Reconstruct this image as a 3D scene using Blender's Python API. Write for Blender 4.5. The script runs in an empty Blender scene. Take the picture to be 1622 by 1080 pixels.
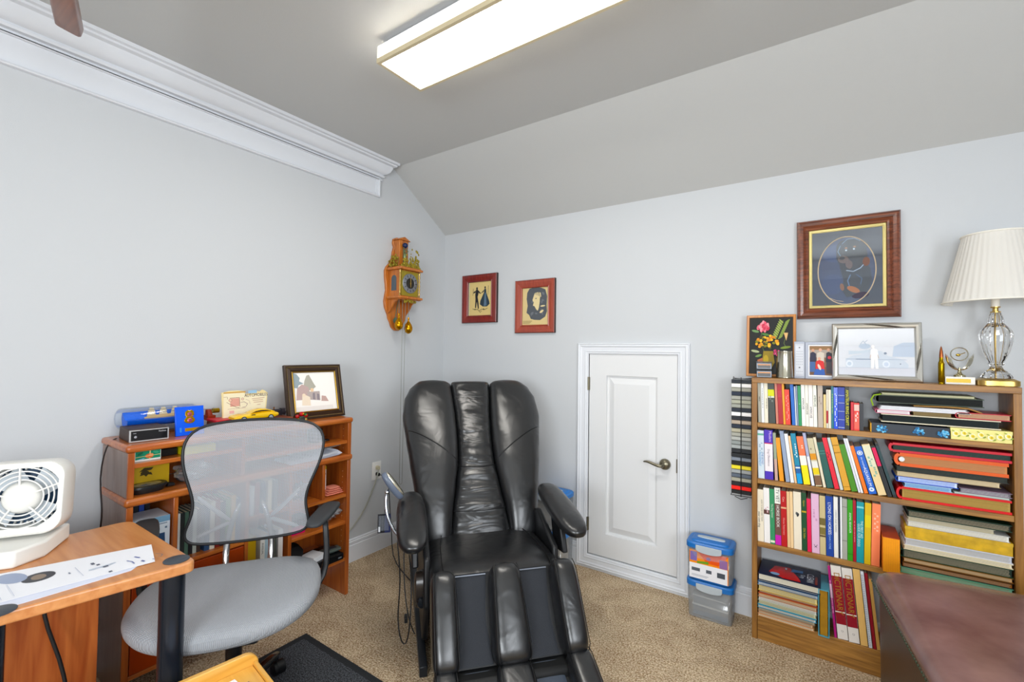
import bpy, math, random
from mathutils import Vector, Matrix, noise
R=math.radians
rnd=random.Random(7)
sc=bpy.context.scene
COL=sc.collection
# ---------------------------------------------------------------- camera
cam_d=bpy.data.cameras.new('camera'); cam=bpy.data.objects.new('camera',cam_d); COL.objects.link(cam)
cam_d.sensor_width=36; cam_d.lens=36*723.5/1622; cam_d.clip_start=.02
yw,pt,rl=R(34.44),R(1.379),R(.721)
fw=Vector((-math.sin(yw)*math.cos(pt),math.cos(yw)*math.cos(pt),math.sin(pt)))
rt=Vector((math.cos(yw),math.sin(yw),0)); up=rt.cross(fw)
r2=rt*math.cos(rl)+up*math.sin(rl); u2=-rt*math.sin(rl)+up*math.cos(rl)
mt=Matrix((r2,u2,-fw)).transposed().to_4x4(); mt.translation=(2.597,-2.787,1.4)
cam.matrix_world=mt
cam_d.dof.use_dof=True; cam_d.dof.focus_distance=2.8; cam_d.dof.aperture_fstop=7
sc.camera=cam
# ---------------------------------------------------------------- world, lights, exposure
w=bpy.data.worlds.new('world'); sc.world=w; w.use_nodes=True
nt=w.node_tree; bg=nt.nodes['Background']; sky=nt.nodes.new('ShaderNodeTexSky'); sky.sky_type='HOSEK_WILKIE'
sky.sun_direction=(0.3,0.5,0.8); sky.turbidity=4
nt.links.new(sky.outputs[0],bg.inputs[0]); bg.inputs[1].default_value=1.0
sc.view_settings.view_transform='Standard'; sc.view_settings.look='None'; sc.view_settings.gamma=1
sc.view_settings.exposure=0.45; sc.view_settings.use_curve_mapping=False
def area(name,loc,target,sx,sy,power,col):
    l=bpy.data.lights.new(name,'AREA'); l.shape='RECTANGLE'; l.size=sx; l.size_y=sy; l.energy=power; l.color=col
    o=bpy.data.objects.new(name,l); COL.objects.link(o); o.location=loc
    o.rotation_euler=(Vector(target)-Vector(loc)).to_track_quat('-Z','Y').to_euler(); return o
# daylight entering by the two windows behind the photographer
area('window_daylight',(2.75,-4.93,1.45),(2.75,0,1.35),1.5,1.0,62,(.92,.965,1.0))
area('window_daylight',(4.33,-3.1,1.62),(0,-2.6,1.2),1.3,1.15,40,(.90,.95,1.0))
LAMP=17.0   # strength of the fluorescent diffuser
# ---------------------------------------------------------------- materials
def lin(h):
    if not isinstance(h,str): return tuple(h)+(1,) if len(h)==3 else tuple(h)
    h=h.lstrip('#'); c=[int(h[i:i+2],16)/255 for i in (0,2,4)]
    return tuple((x/12.92 if x<=.04045 else ((x+.055)/1.055)**2.4) for x in c)+(1,)
MC={}
def mat(hexc,rough=.5,metal=0,spec=.5,bump=0,bscale=60,var=0,vscale=8,coat=0,emit=0,name=None,trans=0,ior=1.45,alpha=1):
    key=(hexc,rough,metal,spec,bump,bscale,var,vscale,coat,emit,trans,alpha)
    if key in MC: return MC[key]
    m=bpy.data.materials.new(name or 'paint_'+str(hexc).strip('#')); m.use_nodes=True; MC[key]=m
    n=m.node_tree.nodes; L=m.node_tree.links; b=n['Principled BSDF']
    c=lin(hexc); g_=.2126*c[0]+.7152*c[1]+.0722*c[2]; c=tuple(min(1,max(0,g_+(x-g_)*1.13)) for x in c[:3])+(1,)
    b.inputs['Base Color'].default_value=c; b.inputs['Roughness'].default_value=rough; b.inputs['Metallic'].default_value=metal
    b.inputs['Specular IOR Level'].default_value=spec; b.inputs['IOR'].default_value=ior
    if coat: b.inputs['Coat Weight'].default_value=coat; b.inputs['Coat Roughness'].default_value=.08
    if trans: b.inputs['Transmission Weight'].default_value=trans
    if alpha<1: b.inputs['Alpha'].default_value=alpha
    if emit: b.inputs['Emission Color'].default_value=c; b.inputs['Emission Strength'].default_value=emit
    if bump or var:
        tc=n.new('ShaderNodeTexCoord')
    if var:
        nz=n.new('ShaderNodeTexNoise'); nz.inputs['Scale'].default_value=vscale; nz.inputs['Detail'].default_value=4
        L.new(tc.outputs['Object'],nz.inputs['Vector'])
        r=n.new('ShaderNodeValToRGB'); r.color_ramp.elements[0].position=.3; r.color_ramp.elements[1].position=.7
        r.color_ramp.elements[0].color=tuple(x*(1-var) for x in c[:3])+(1,); r.color_ramp.elements[1].color=tuple(min(1,x*(1+var)) for x in c[:3])+(1,)
        L.new(nz.outputs['Fac'],r.inputs[0]); L.new(r.outputs[0],b.inputs['Base Color'])
    if bump:
        n2=n.new('ShaderNodeTexNoise'); n2.inputs['Scale'].default_value=bscale; n2.inputs['Detail'].default_value=3
        L.new(tc.outputs['Object'],n2.inputs['Vector'])
        bp=n.new('ShaderNodeBump'); bp.inputs['Strength'].default_value=bump; bp.inputs['Distance'].default_value=.01
        L.new(n2.outputs['Fac'],bp.inputs['Height']); L.new(bp.outputs[0],b.inputs['Normal'])
    return m
def wood(name,c1,c2,axis='x',scale=3,rough=.35,coat=.2,stretch=14,dark=None):
    k=('wood',name,axis)
    if k in MC: return MC[k]
    m=bpy.data.materials.new(name); m.use_nodes=True; MC[k]=m
    n=m.node_tree.nodes; L=m.node_tree.links; b=n['Principled BSDF']
    tc=n.new('ShaderNodeTexCoord'); mp=n.new('ShaderNodeMapping'); s=[stretch]*3; s['xyz'.index(axis)]=1
    mp.inputs['Scale'].default_value=s; L.new(tc.outputs['Object'],mp.inputs[0])
    nz=n.new('ShaderNodeTexNoise'); nz.inputs['Scale'].default_value=scale; nz.inputs['Detail'].default_value=6; nz.inputs['Distortion'].default_value=.6
    L.new(mp.outputs[0],nz.inputs['Vector'])
    r=n.new('ShaderNodeValToRGB'); e=r.color_ramp.elements; e[0].position=.32; e[1].position=.68; e[0].color=lin(c1); e[1].color=lin(c2)
    if dark:
        x=e.new(.22); x.color=lin(dark)
    L.new(nz.outputs['Fac'],r.inputs[0]); L.new(r.outputs[0],b.inputs['Base Color'])
    b.inputs['Roughness'].default_value=rough; b.inputs['Coat Weight'].default_value=coat; b.inputs['Coat Roughness'].default_value=.25
    bp=n.new('ShaderNodeBump'); bp.inputs['Strength'].default_value=.08; bp.inputs['Distance'].default_value=.004
    L.new(nz.outputs['Fac'],bp.inputs['Height']); L.new(bp.outputs[0],b.inputs['Normal'])
    return m
def thin_glass(name='clear_glass',refl=.10,tint=(1,1,1),rough=0.02,diff=0):
    k=('tg',name)
    if k in MC: return MC[k]
    m=bpy.data.materials.new(name); m.use_nodes=True; MC[k]=m
    n=m.node_tree.nodes; L=m.node_tree.links; n.remove(n['Principled BSDF']); out=n['Material Output']
    t=n.new('ShaderNodeBsdfTransparent'); t.inputs[0].default_value=tuple(tint)+(1,)
    g=n.new('ShaderNodeBsdfGlossy'); g.inputs['Roughness'].default_value=rough
    mx=n.new('ShaderNodeMixShader'); lw=n.new('ShaderNodeLayerWeight'); lw.inputs[0].default_value=.35
    ma=n.new('ShaderNodeMath'); ma.operation='MULTIPLY_ADD'; ma.inputs[1].default_value=.35; ma.inputs[2].default_value=refl
    L.new(lw.outputs['Fresnel'],ma.inputs[0]); L.new(ma.outputs[0],mx.inputs[0]); L.new(t.outputs[0],mx.inputs[1]); L.new(g.outputs[0],mx.inputs[2])
    last=mx
    if diff:
        d=n.new('ShaderNodeBsdfDiffuse'); d.inputs[0].default_value=tuple(tint)+(1,)
        m2=n.new('ShaderNodeMixShader'); m2.inputs[0].default_value=diff; L.new(mx.outputs[0],m2.inputs[1]); L.new(d.outputs[0],m2.inputs[2]); last=m2
    L.new(last.outputs[0],out.inputs[0])
    return m
# ---------------------------------------------------------------- geometry
class G:
    def __init__(s): s.v=[]; s.f=[]; s.m=[]; s.cm=0
    def add(s,vs,fs):
        o=len(s.v); s.v+= [tuple(p) for p in vs]; s.f+=[tuple(i+o for i in f) for f in fs]; s.m+=[s.cm]*len(fs); return s
    def mi(s,i): s.cm=i; return s
    def box(s,x0,x1,y0,y1,z0,z1):
        vs=[(x,y,z) for z in (z0,z1) for y in (y0,y1) for x in (x0,x1)]
        return s.add(vs,[(0,2,3,1),(4,5,7,6),(0,1,5,4),(2,6,7,3),(0,4,6,2),(1,3,7,5)])
    def obox(s,c,ax,ay,az):  # oriented: half vectors
        c,ax,ay,az=map(Vector,(c,ax,ay,az)); vs=[c+ax*i+ay*j+az*k for k in (-1,1) for j in (-1,1) for i in (-1,1)]
        return s.add(vs,[(0,2,3,1),(4,5,7,6),(0,1,5,4),(2,6,7,3),(0,4,6,2),(1,3,7,5)])
    def prism(s,pts,n,frame=None):  # pts: list of 3D pts polygon, extruded by vector n
        n=Vector(n); k=len(pts); a=[Vector(p) for p in pts]; b=[p+n for p in a]
        return s.add(a+b,[tuple(range(k))[::-1],tuple(range(k,2*k))]+[(i,(i+1)%k,(i+1)%k+k,i+k) for i in range(k)])
    def tube(s,path,r,n=8,closed=False,cap=True):
        P=[Vector(p) for p in path]; k=len(P); rr=r if hasattr(r,'__len__') else [r]*k
        vs=[]; prev=None
        for i,p in enumerate(P):
            if closed: t=P[(i+1)%k]-P[i-1]
            else: t=P[min(i+1,k-1)]-P[max(i-1,0)]
            t=t.normalized() if t.length>1e-9 else Vector((0,0,1))
            if prev is None:
                a=Vector((0,0,1)) if abs(t.z)<.9 else Vector((1,0,0)); u=t.cross(a).normalized()
            else: u=(prev-t*prev.dot(t)); u=u.normalized() if u.length>1e-6 else t.orthogonal().normalized()
            prev=u; v=t.cross(u)
            for j in range(n):
                a=2*math.pi*j/n; vs.append(p+(u*math.cos(a)+v*math.sin(a))*rr[i])
        fs=[]
        for i in range(k if closed else k-1):
            i2=(i+1)%k
            for j in range(n): fs.append((i*n+j,i*n+(j+1)%n,i2*n+(j+1)%n,i2*n+j))
        if cap and not closed: fs+=[tuple(range(n))[::-1],tuple(range((k-1)*n,k*n))]
        return s.add(vs,fs)
    def cyl(s,p0,p1,r0,r1=None,n=20): return s.tube([p0,p1],[r0,r0 if r1 is None else r1],n)
    def lathe(s,prof,c=(0,0,0),ax=(0,0,1),n=24,cap=True):  # prof (r,h)
        ax=Vector(ax).normalized(); u=ax.orthogonal().normalized(); v=ax.cross(u); c=Vector(c); vs=[]
        for r,h in prof:
            for j in range(n):
                a=2*math.pi*j/n; vs.append(c+ax*h+(u*math.cos(a)+v*math.sin(a))*r)
        k=len(prof); fs=[(i*n+j,i*n+(j+1)%n,(i+1)*n+(j+1)%n,(i+1)*n+j) for i in range(k-1) for j in range(n)]
        if cap: fs+=[tuple(range(n))[::-1],tuple(range((k-1)*n,k*n))]
        return s.add(vs,fs)
    def ell(s,c,rx,ry,rz,n=16,k=10,M=None):
        vs=[];c=Vector(c)
        for i in range(k+1):
            p=math.pi*i/k
            for j in range(n):
                a=2*math.pi*j/n; q=Vector((rx*math.sin(p)*math.cos(a),ry*math.sin(p)*math.sin(a),rz*math.cos(p)))
                if M: q=M@q
                vs.append(c+q)
        return s.add(vs,[(i*n+j,(i+1)*n+j,(i+1)*n+(j+1)%n,i*n+(j+1)%n) for i in range(k) for j in range(n)])
    def loft(s,secs,n=28,cap=True):  # secs: (center, halfX vec, halfY vec, exponent)
        vs=[]
        for c,hx,hy,e in secs:
            c,hx,hy=Vector(c),Vector(hx),Vector(hy)
            for j in range(n):
                a=2*math.pi*j/n; ca,sa=math.cos(a),math.sin(a)
                vs.append(c+hx*(math.copysign(abs(ca)**(2/e),ca))+hy*(math.copysign(abs(sa)**(2/e),sa)))
        k=len(secs); fs=[(i*n+j,i*n+(j+1)%n,(i+1)*n+(j+1)%n,(i+1)*n+j) for i in range(k-1) for j in range(n)]
        if cap: fs+=[tuple(range(n))[::-1],tuple(range((k-1)*n,k*n))]
        return s.add(vs,fs)
    def rings(s,rs,O=(0,0,0),U=(1,0,0),V=(0,0,1),N=(0,-1,0),cap=True):  # (u0,u1,v0,v1,h)
        O,U,V,N=map(Vector,(O,U,V,N)); vs=[]
        for u0,u1,v0,v1,h in rs:
            vs+=[O+U*u0+V*v0+N*h,O+U*u1+V*v0+N*h,O+U*u1+V*v1+N*h,O+U*u0+V*v1+N*h]
        fs=[(i*4+j,i*4+(j+1)%4,i*4+4+(j+1)%4,i*4+4+j) for i in range(len(rs)-1) for j in range(4)]
        if cap: k=len(rs)*4; fs.append((k-4,k-3,k-2,k-1))
        return s.add(vs,fs)
    def obj(s,name,mats,parent=None,smooth=True,bevel=0,sub=0,ang=.7,loc=None,rotz=0,seg=2,solid=0,tri=None):
        me=bpy.data.meshes.new(name); me.from_pydata(s.v,[],s.f)
        if not isinstance(mats,(list,tuple)): mats=[mats]
        for m in mats: me.materials.append(m)
        for p,i in zip(me.polygons,s.m): p.material_index=i
        me.update()
        import bmesh
        b=bmesh.new(); b.from_mesh(me); bmesh.ops.recalc_face_normals(b,faces=b.faces); b.to_mesh(me); b.free()
        if smooth:
            me.shade_smooth(); me.set_sharp_from_angle(angle=ang)
        o=bpy.data.objects.new(name,me); COL.objects.link(o)
        if parent: o.parent=parent
        if loc: o.location=loc
        if rotz: o.rotation_euler[2]=rotz
        if solid:
            q=o.modifiers.new('s','SOLIDIFY'); q.thickness=solid; q.offset=0
        if bevel:
            q=o.modifiers.new('b','BEVEL'); q.width=bevel; q.segments=seg; q.limit_method='ANGLE'; q.angle_limit=.6; q.harden_normals=False
        if sub:
            q=o.modifiers.new('u','SUBSURF'); q.levels=sub; q.render_levels=sub
            for p in me.polygons: p.use_smooth=True
            for e in me.edges: e.use_edge_sharp=False
        return o
def fframe(w,h,prof): # profile [(inset,height)] -> rings
    return [(d,w-d,d,h-d,k) for d,k in prof]
def tag(o,label,cat=None,group=None,kind=None):
    if label: o['label']=label
    if cat: o['category']=cat
    if group: o['group']=group
    if kind: o['kind']=kind
    return o
def thing(name,label,cat,loc=(0,0,0),rotz=0,group=None,rot=None):
    o=bpy.data.objects.new(name,None); COL.objects.link(o); o.location=loc; o.rotation_euler=(0,0,rotz) if rot is None else rot
    o.empty_display_size=.05
    return tag(o,label,cat,group)
def st(o): o['kind']='structure'; return o
def bx(name,x0,x1,y0,y1,z0,z1,m,parent=None,bevel=.0015,**k): return G().box(x0,x1,y0,y1,z0,z1).obj(name,m,parent,bevel=bevel,**k)
def decal(name,parent,O,U,V,N,items,w=1,h=1,rough=.45,step=.00012,spec=.4,flatm=None):
    """flat print: coloured shapes in (u,v) in 0..1 of w,h (metres)"""
    O,U,V,N=map(Vector,(O,U,V,N)); g=G(); cols=[]; layer=0
    def P(u,v): return O+U*(u*w)+V*(v*h)+N*(step*layer)
    for it in items:
        layer+=1; c=it[-1]
        if c not in cols: cols.append(c)
        g.mi(cols.index(c)); k=it[0]
        if k=='r': _,u0,v0,u1,v1,_c=it; g.add([P(u0,v0),P(u1,v0),P(u1,v1),P(u0,v1)],[(0,1,2,3)])
        elif k=='e':
            _,cu,cv,ru,rv,rot,_c=it; n=20; pts=[]
            for j in range(n):
                a=2*math.pi*j/n; x,y=ru*math.cos(a)*w,rv*math.sin(a)*h; ca,sa=math.cos(R(rot)),math.sin(R(rot))
                pts.append(P(cu+(x*ca-y*sa)/w,cv+(x*sa+y*ca)/h))
            g.add(pts,[tuple(range(n))])
        elif k=='p': g.add([P(u,v) for u,v in it[1]],[tuple(range(len(it[1])))])
        elif k=='l':
            _,pts,lw,_c=it
            for (a,b),(c2,d) in zip(pts[:-1],pts[1:]):
                dx,dy=(c2-a)*w,(d-b)*h; L=math.hypot(dx,dy) or 1; nx,ny=-dy/L*lw/2/w,dx/L*lw/2/h
                g.add([P(a+nx,b+ny),P(a-nx,b-ny),P(c2-nx,d-ny),P(c2+nx,d+ny)],[(0,1,2,3)])
        elif k=='o':  # ring outline
            _,cu,cv,ru,rv,lw,_c=it; n=40; a=[];b=[]
            for j in range(n):
                t=2*math.pi*j/n; a.append(P(cu+ru*math.cos(t),cv+rv*math.sin(t))); b.append(P(cu+(ru-lw/w)*math.cos(t),cv+(rv-lw/h)*math.sin(t)))
            g.add(a+b,[(j,(j+1)%n,n+(j+1)%n,n+j) for j in range(n)])
    ms=[mat(c,rough,spec=spec) if isinstance(c,str) else c for c in cols]
    return g.obj(name,ms,parent,smooth=False)
def text(s,size,parent,loc,X,Y,col,name='lettering',align='CENTER',sx=1,rough=.5,metal=0,ext=0):
    c=bpy.data.curves.new(name,'FONT'); c.body=s; c.size=size; c.align_x=align; c.align_y='CENTER'; c.extrude=ext
    c.resolution_u=3
    c.materials.append(mat(col,rough,metal) if isinstance(col,str) else col)
    f=bpy.data.objects.new('f',c); me=bpy.data.meshes.new_from_object(f); me.name=name
    bpy.data.objects.remove(f); bpy.data.curves.remove(c)
    o=bpy.data.objects.new(name,me); COL.objects.link(o)
    X,Y=Vector(X),Vector(Y); Z=X.cross(Y)
    m=Matrix((X*sx,Y,Z)).transposed().to_4x4(); m.translation=Vector(loc)
    o.parent=parent; o.matrix_local=m
    return o
XP,XN,YP,YN,ZP,ZN=map(Vector,((1,0,0),(-1,0,0),(0,1,0),(0,-1,0),(0,0,1),(0,0,-1)))
# common materials
WALL=mat('#cbced1',.75,spec=.25,bump=.05,bscale=220,name='wall_paint')
CEIL=mat('#c6c7c6',.85,spec=.2,bump=.05,bscale=200,name='ceiling_paint')
TRIM=mat('#e2e5ea',.4,spec=.4,name='white_trim_paint')
BRASS=mat('#bfa268',.28,.95,name='brass'); BRASSD=mat('#b0a04e',.32,.7,bump=.4,bscale=150,name='aged_brass')
CHROME=mat('#e8eaec',.08,1,name='chrome'); BLACKP=mat('#1a1c1f',.4,name='black_plastic')
SILVER=mat('#b9b7b0',.28,.9,name='brushed_silver')
# ================================================================= SETTING
def carpet():
    m=bpy.data.materials.new('beige_carpet'); m.use_nodes=True; n=m.node_tree.nodes; L=m.node_tree.links; b=n['Principled BSDF']
    tc=n.new('ShaderNodeTexCoord')
    def nz(s,d=3,dist=0):
        q=n.new('ShaderNodeTexNoise'); q.inputs['Scale'].default_value=s; q.inputs['Detail'].default_value=d; q.inputs['Distortion'].default_value=dist; L.new(tc.outputs['Object'],q.inputs['Vector']); return q
    a=nz(7,4,.8); f=nz(135,2); c=nz(50,2)
    r1=n.new('ShaderNodeValToRGB'); e=r1.color_ramp.elements; e[0].position=.36; e[1].position=.62; e[0].color=lin('#a5835c'); e[1].color=lin('#dcc19a')
    L.new(a.outputs['Fac'],r1.inputs[0])
    r2=n.new('ShaderNodeValToRGB'); e=r2.color_ramp.elements; e[0].position=.38; e[1].position=.62; e[0].color=lin('#85653f'); e[1].color=lin('#f6e6cb')
    L.new(f.outputs['Fac'],r2.inputs[0])
    mx=n.new('ShaderNodeMixRGB'); mx.blend_type='MIX'; mx.inputs[0].default_value=.62; L.new(r1.outputs[0],mx.inputs[1]); L.new(r2.outputs[0],mx.inputs[2])
    L.new(mx.outputs[0],b.inputs['Base Color']); b.inputs['Roughness'].default_value=.95; b.inputs['Specular IOR Level'].default_value=.1
    ad=n.new('ShaderNodeMath'); ad.operation='ADD'; L.new(f.outputs['Fac'],ad.inputs[0]); L.new(c.outputs['Fac'],ad.inputs[1])
    bp=n.new('ShaderNodeBump'); bp.inputs['Strength'].default_value=.8; bp.inputs['Distance'].default_value=.012
    L.new(ad.outputs[0],bp.inputs['Height']); L.new(bp.outputs[0],b.inputs['Normal']); return m
XR,YF=4.4,-5.0
CZ=2.732
st(G().box(-.1,XR+.1,YF-.1,.1,-.06,0).obj('floor',carpet(),smooth=False))
st(G().prism([(0,YF,0),(0,0,0),(0,0,2.357),(0,-.561,CZ),(0,YF,CZ)],(-.1,0,0)).obj('wall_left',WALL,smooth=False))
DX0,DX1,DZ0,DZ1=1.306,1.882,.088,1.402
g=G(); g.box(0,DX0,0,.1,0,2.357).box(DX1,XR,0,.1,0,2.357).box(DX0,DX1,0,.1,DZ1,2.357).box(DX0,DX1,0,.1,0,DZ0)
st(g.obj('wall_back',WALL,smooth=False))
# right wall and front wall (behind the photographer) each with a window opening
g=G(); g.box(XR,XR+.1,YF,-3.8,0,CZ).box(XR,XR+.1,-2.4,0,0,CZ).box(XR,XR+.1,-3.8,-2.4,0,1.0).box(XR,XR+.1,-3.8,-2.4,2.2,CZ)
st(g.obj('wall_right',WALL,smooth=False))
g=G(); g.box(0,1.95,YF-.1,YF,0,CZ).box(3.55,XR,YF-.1,YF,0,CZ).box(1.95,3.55,YF-.1,YF,0,.9).box(1.95,3.55,YF-.1,YF,2.0,CZ)
st(g.obj('wall_front',WALL,smooth=False))
st(G().box(0,XR,YF,-.561,CZ,CZ+.08).obj('ceiling',CEIL,smooth=False))
st(G().prism([(0,-.561,CZ),(0,.0,2.357),(0,.1,2.357),(0,.1,2.437),(0,-.561,CZ+.08)],(XR,0,0)).obj('ceiling_slope',CEIL,smooth=False))
for nm,axis in (('window_1','y'),('window_2','x')):
    g=G()
    if axis=='y': g.rings([(1.95,3.55,.9,2.0,.03),(1.95,3.55,.9,2.0,.0),(2.0,3.5,.95,1.95,.0),(2.0,3.5,.95,1.95,.03)],O=(0,YF-.03,0),N=(0,-1,0),cap=False); g.box(2.73,2.77,YF-.06,YF-.03,.95,1.95)
    else: g.rings([(-3.8,-2.4,1.0,2.2,.03),(-3.8,-2.4,1.0,2.2,.0),(-3.75,-2.45,1.05,2.15,.0),(-3.75,-2.45,1.05,2.15,.03)],O=(XR+.03,0,0),U=(0,1,0),N=(1,0,0),cap=False); g.box(XR+.03,XR+.06,-3.12,-3.08,1.05,2.15)
    o=st(g.obj(nm,TRIM,smooth=False,solid=.0))
    gl=G().box(2.0,3.5,YF-.055,YF-.05,.95,1.95) if axis=='y' else G().box(XR+.05,XR+.055,-3.75,-2.45,1.05,2.15)
    gl.obj('window_pane',thin_glass('window_glass',.04),o,smooth=False)
# crown moulding with frieze on the left wall, returned to the wall at its end
def crown(name,wall='left'):
    prof=[(0,2.596),(.016,2.596),(.018,2.606),(.009,2.609),(.011,2.615),(.026,2.619),(.029,2.630),(.019,2.634),(.024,2.640),(.040,2.646),(.056,2.660),(.066,2.680),(.070,2.698),(.088,2.703),(.090,2.712),(.102,2.716),(.104,2.7315),(0,2.7315)]
    ye=-.690; g=G(); k=len(prof)
    a=[(o,YF,z) for o,z in prof]; b=[(o,ye+o,z) for o,z in prof]; c=[(0,ye+o,z) for o,z in prof]
    g.add(a+b+c,[(i,i+1,k+i+1,k+i) for i in range(k-1)]+[(k+i,k+i+1,2*k+i+1,2*k+i) for i in range(k-1)])
    return st(g.obj(name,TRIM,ang=.5))
crown('trim_1')
g=G(); g.rings([(YF,-.690,2.476,2.600,0),(YF,-.690,2.476,2.600,.020),(YF,-.695,2.481,2.600,.024),(YF,-.702,2.488,2.600,.020),(YF,-.703,2.489,2.600,.011),(YF,-.714,2.500,2.600,.010),(YF,-.7145,2.5005,2.600,.003)],O=(0,0,0),U=(0,1,0),N=(1,0,0))
st(g.obj('trim_2',TRIM,ang=.4))
g=G(); prof=[(0,2.478),(.018,2.478),(.018,2.50),(.005,2.50),(.005,2.60),(.02,2.61),(.03,2.63),(.06,2.66),(.08,2.70),(.1,2.7315),(0,2.7315)]; k=len(prof)
g.add([(0,YF+o,z) for o,z in prof]+[(XR,YF+o,z) for o,z in prof],[(i,i+1,k+i+1,k+i) for i in range(k-1)]); st(g.obj('trim_3',TRIM))
# baseboards
BP=[(0,0),(.014,0),(.014,.108),(.010,.113),(.013,.118),(.013,.132),(.008,.136),(.009,.143),(.004,.149),(0,.149)]
def baseb(name,p0,p1,n):
    p0,p1,n=Vector(p0),Vector(p1),Vector(n); k=len(BP); g=G()
    g.add([p0+n*o+ZP*z for o,z in BP]+[p1+n*o+ZP*z for o,z in BP],[(i,i+1,k+i+1,k+i) for i in range(k-1)]+[tuple(range(k)),tuple(range(k,2*k))])
    return st(g.obj(name,TRIM,ang=.4))
baseb('baseboard_left',(0,YF,0),(0,0,0),XP)
baseb('baseboard_back',(0,0,0),(1.236,0,0),YN); baseb('baseboard_back',(1.945,0,0),(XR,0,0),YN)
baseb('baseboard_right',(XR,YF,0),(XR,0,0),XN); baseb('baseboard_front',(0,YF,0),(XR,YF,0),YP)
# low attic door
d=G(); T=.004
d.rings([(DX0+.003,DX1-.007,DZ0+.005,DZ1-.008,-.040),(DX0+.003,DX1-.007,DZ0+.005,DZ1-.008,-T),(1.428,1.757,.236,1.256,-T),(1.431,1.754,.239,1.253,-.020),(1.444,1.741,.252,1.240,-.021),(1.478,1.707,.288,1.206,-.007),(1.480,1.705,.290,1.204,-.006)],O=(0,0,0))
door=st(d.obj('door_1',mat('#e3e4e5',.42,spec=.35,name='door_paint'),ang=.3))
bz=mat('#7d7868',.3,.85,name='satin_nickel')
for z in (1.199,.283): G().box(1.300,1.314,-.006,.004,z-.042,z+.042).cyl((1.306,-.006,z-.043),(1.306,-.006,z+.043),.006,n=12).obj('hinge',bz,door)
hd=G().lathe([(.0,.028),(.020,.027),(.030,.018),(.033,.006),(.033,0)],(1.807,-.002,.742),YN,28).obj('handle_rose',bz,door)
pth=[(1.807,-.03,.742),(1.805,-.052,.740),(1.79,-.058,.738),(1.765,-.058,.742),(1.735,-.057,.752),(1.708,-.056,.757),(1.690,-.054,.750)]
G().tube(pth,[.009,.010,.010,.009,.008,.007,.004],12).obj('lever',bz,hd,sub=1)
G().box(1.872,1.884,-.003,.004,.70,.78).obj('latch_plate',bz,door)
g=G(); cp=[(0,0),(0,.020),(.004,.022),(.010,.018),(.018,.020),(.026,.014),(.046,.011),(.052,.014),(.058,.010),(.066,.009),(.070,.004),(.070,-.04)]
g.rings([(1.236+i,1.948-i,.016+i,1.464-i,h) for i,h in cp],cap=False)
g.box(1.236,1.948,-.012,0,0,.016)
st(g.obj('trim_4',TRIM,ang=.4))
G().box(DX0-.01,DX1+.01,.05,.06,DZ0-.01,DZ1+.01).obj('door_stop',mat('#55565a',.7),door)
# ================================================================= CEILING LIGHT
fx=thing('ceiling_light','long fluorescent ceiling light with glowing wraparound diffuser','ceiling light',(1.655,-1.415,CZ))
g=G(); HX,HY=.625,.125
g.box(-HX+.03,HX-.03,-HY+.03,HY-.03,-.045,-.001); g.obj('housing',mat('#dfe0e4',.4),fx,bevel=.004)
dm=bpy.data.materials.new('glowing_diffuser'); dm.use_nodes=True; nn=dm.node_tree.nodes; em=nn['Principled BSDF']; em.inputs['Emission Color'].default_value=(1,.965,.90,1); em.inputs['Emission Strength'].default_value=LAMP; em.inputs['Base Color'].default_value=(.9,.9,.88,1)
g=G(); g.box(-HX,HX,-HY,HY,-.0398,-.0372); g.obj('pan',mat('#dfe0e4',.4),fx,smooth=False); g=G(); g.rings([(-HX,HX,-HY,HY,0),(-HX,HX,-HY,HY,.055),(-HX+.01,HX-.01,-HY+.01,HY-.01,.068)],O=(0,0,-.040),U=XP,V=YP,N=ZN); g.cm=1; g.add([Vector((x,y,-.040-z)) for z in (0,.050) for x,y in ((-HX-.0005,-HY-.0005),(HX+.0005,-HY-.0005),(HX+.0005,HY+.0005),(-HX-.0005,HY+.0005))],[(0,1,5,4),(1,2,6,5),(2,3,7,6),(3,0,4,7)]); g.obj('diffuser',[dm,mat('#f4f2ea',.5,emit=1.6,name='diffuser_side')],fx,smooth=False)
g=G(); g.rings([(-HX-.003,HX+.003,-HY-.003,HY+.003,.052),(-HX-.003,HX+.003,-HY-.003,HY+.003,.072),(-HX+.012,HX-.012,-HY+.012,HY-.012,.072),(-HX+.012,HX-.012,-HY+.012,HY-.012,.0685)],O=(0,0,-.040),U=XP,V=YP,N=ZN,cap=False)
g.obj('diffuser_rim',mat('#cfc3a6',.4),fx)
# ================================================================= CEILING FAN (one blade tip in the picture)
fa=thing('ceiling_fan','wooden ceiling fan blade tip hanging in at the top left corner','ceiling fan',(1.30,-2.62,CZ))
G().lathe([(.0,0),(.07,-.001),(.06,-.05),(.015,-.06),(.015,-.16),(.09,-.17),(.12,-.20),(.12,-.27),(.06,-.31),(0,-.31)],n=28).obj('motor',mat('#5b4636',.4,.6),fx and fa)
fm=wood('fan_blade_wood','#6b3a24','#8a5236','x',4,.3,.4)
for k in range(3):
    a=R(163.5+120*k); ux=Vector((math.cos(a),math.sin(a),0)); vy=Vector((-math.sin(a),math.cos(a),0)); g=G()
    g.loft([(ux*.13+ZP*-.262,vy*.022,ZP*.006,4),(ux*.22+ZP*-.268,vy*.028,ZP*.010,4),(ux*.5+ZP*-.276,vy*.031+ZP*.008,ZP*.016-vy*.003,5),(ux*.77+ZP*-.284,vy*.032+ZP*.009,ZP*.020-vy*.004,6),(ux*.775+ZP*-.284,vy*.030+ZP*.009,ZP*.018-vy*.004,6)],24)
    g.obj('blade',fm,fa)
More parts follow.
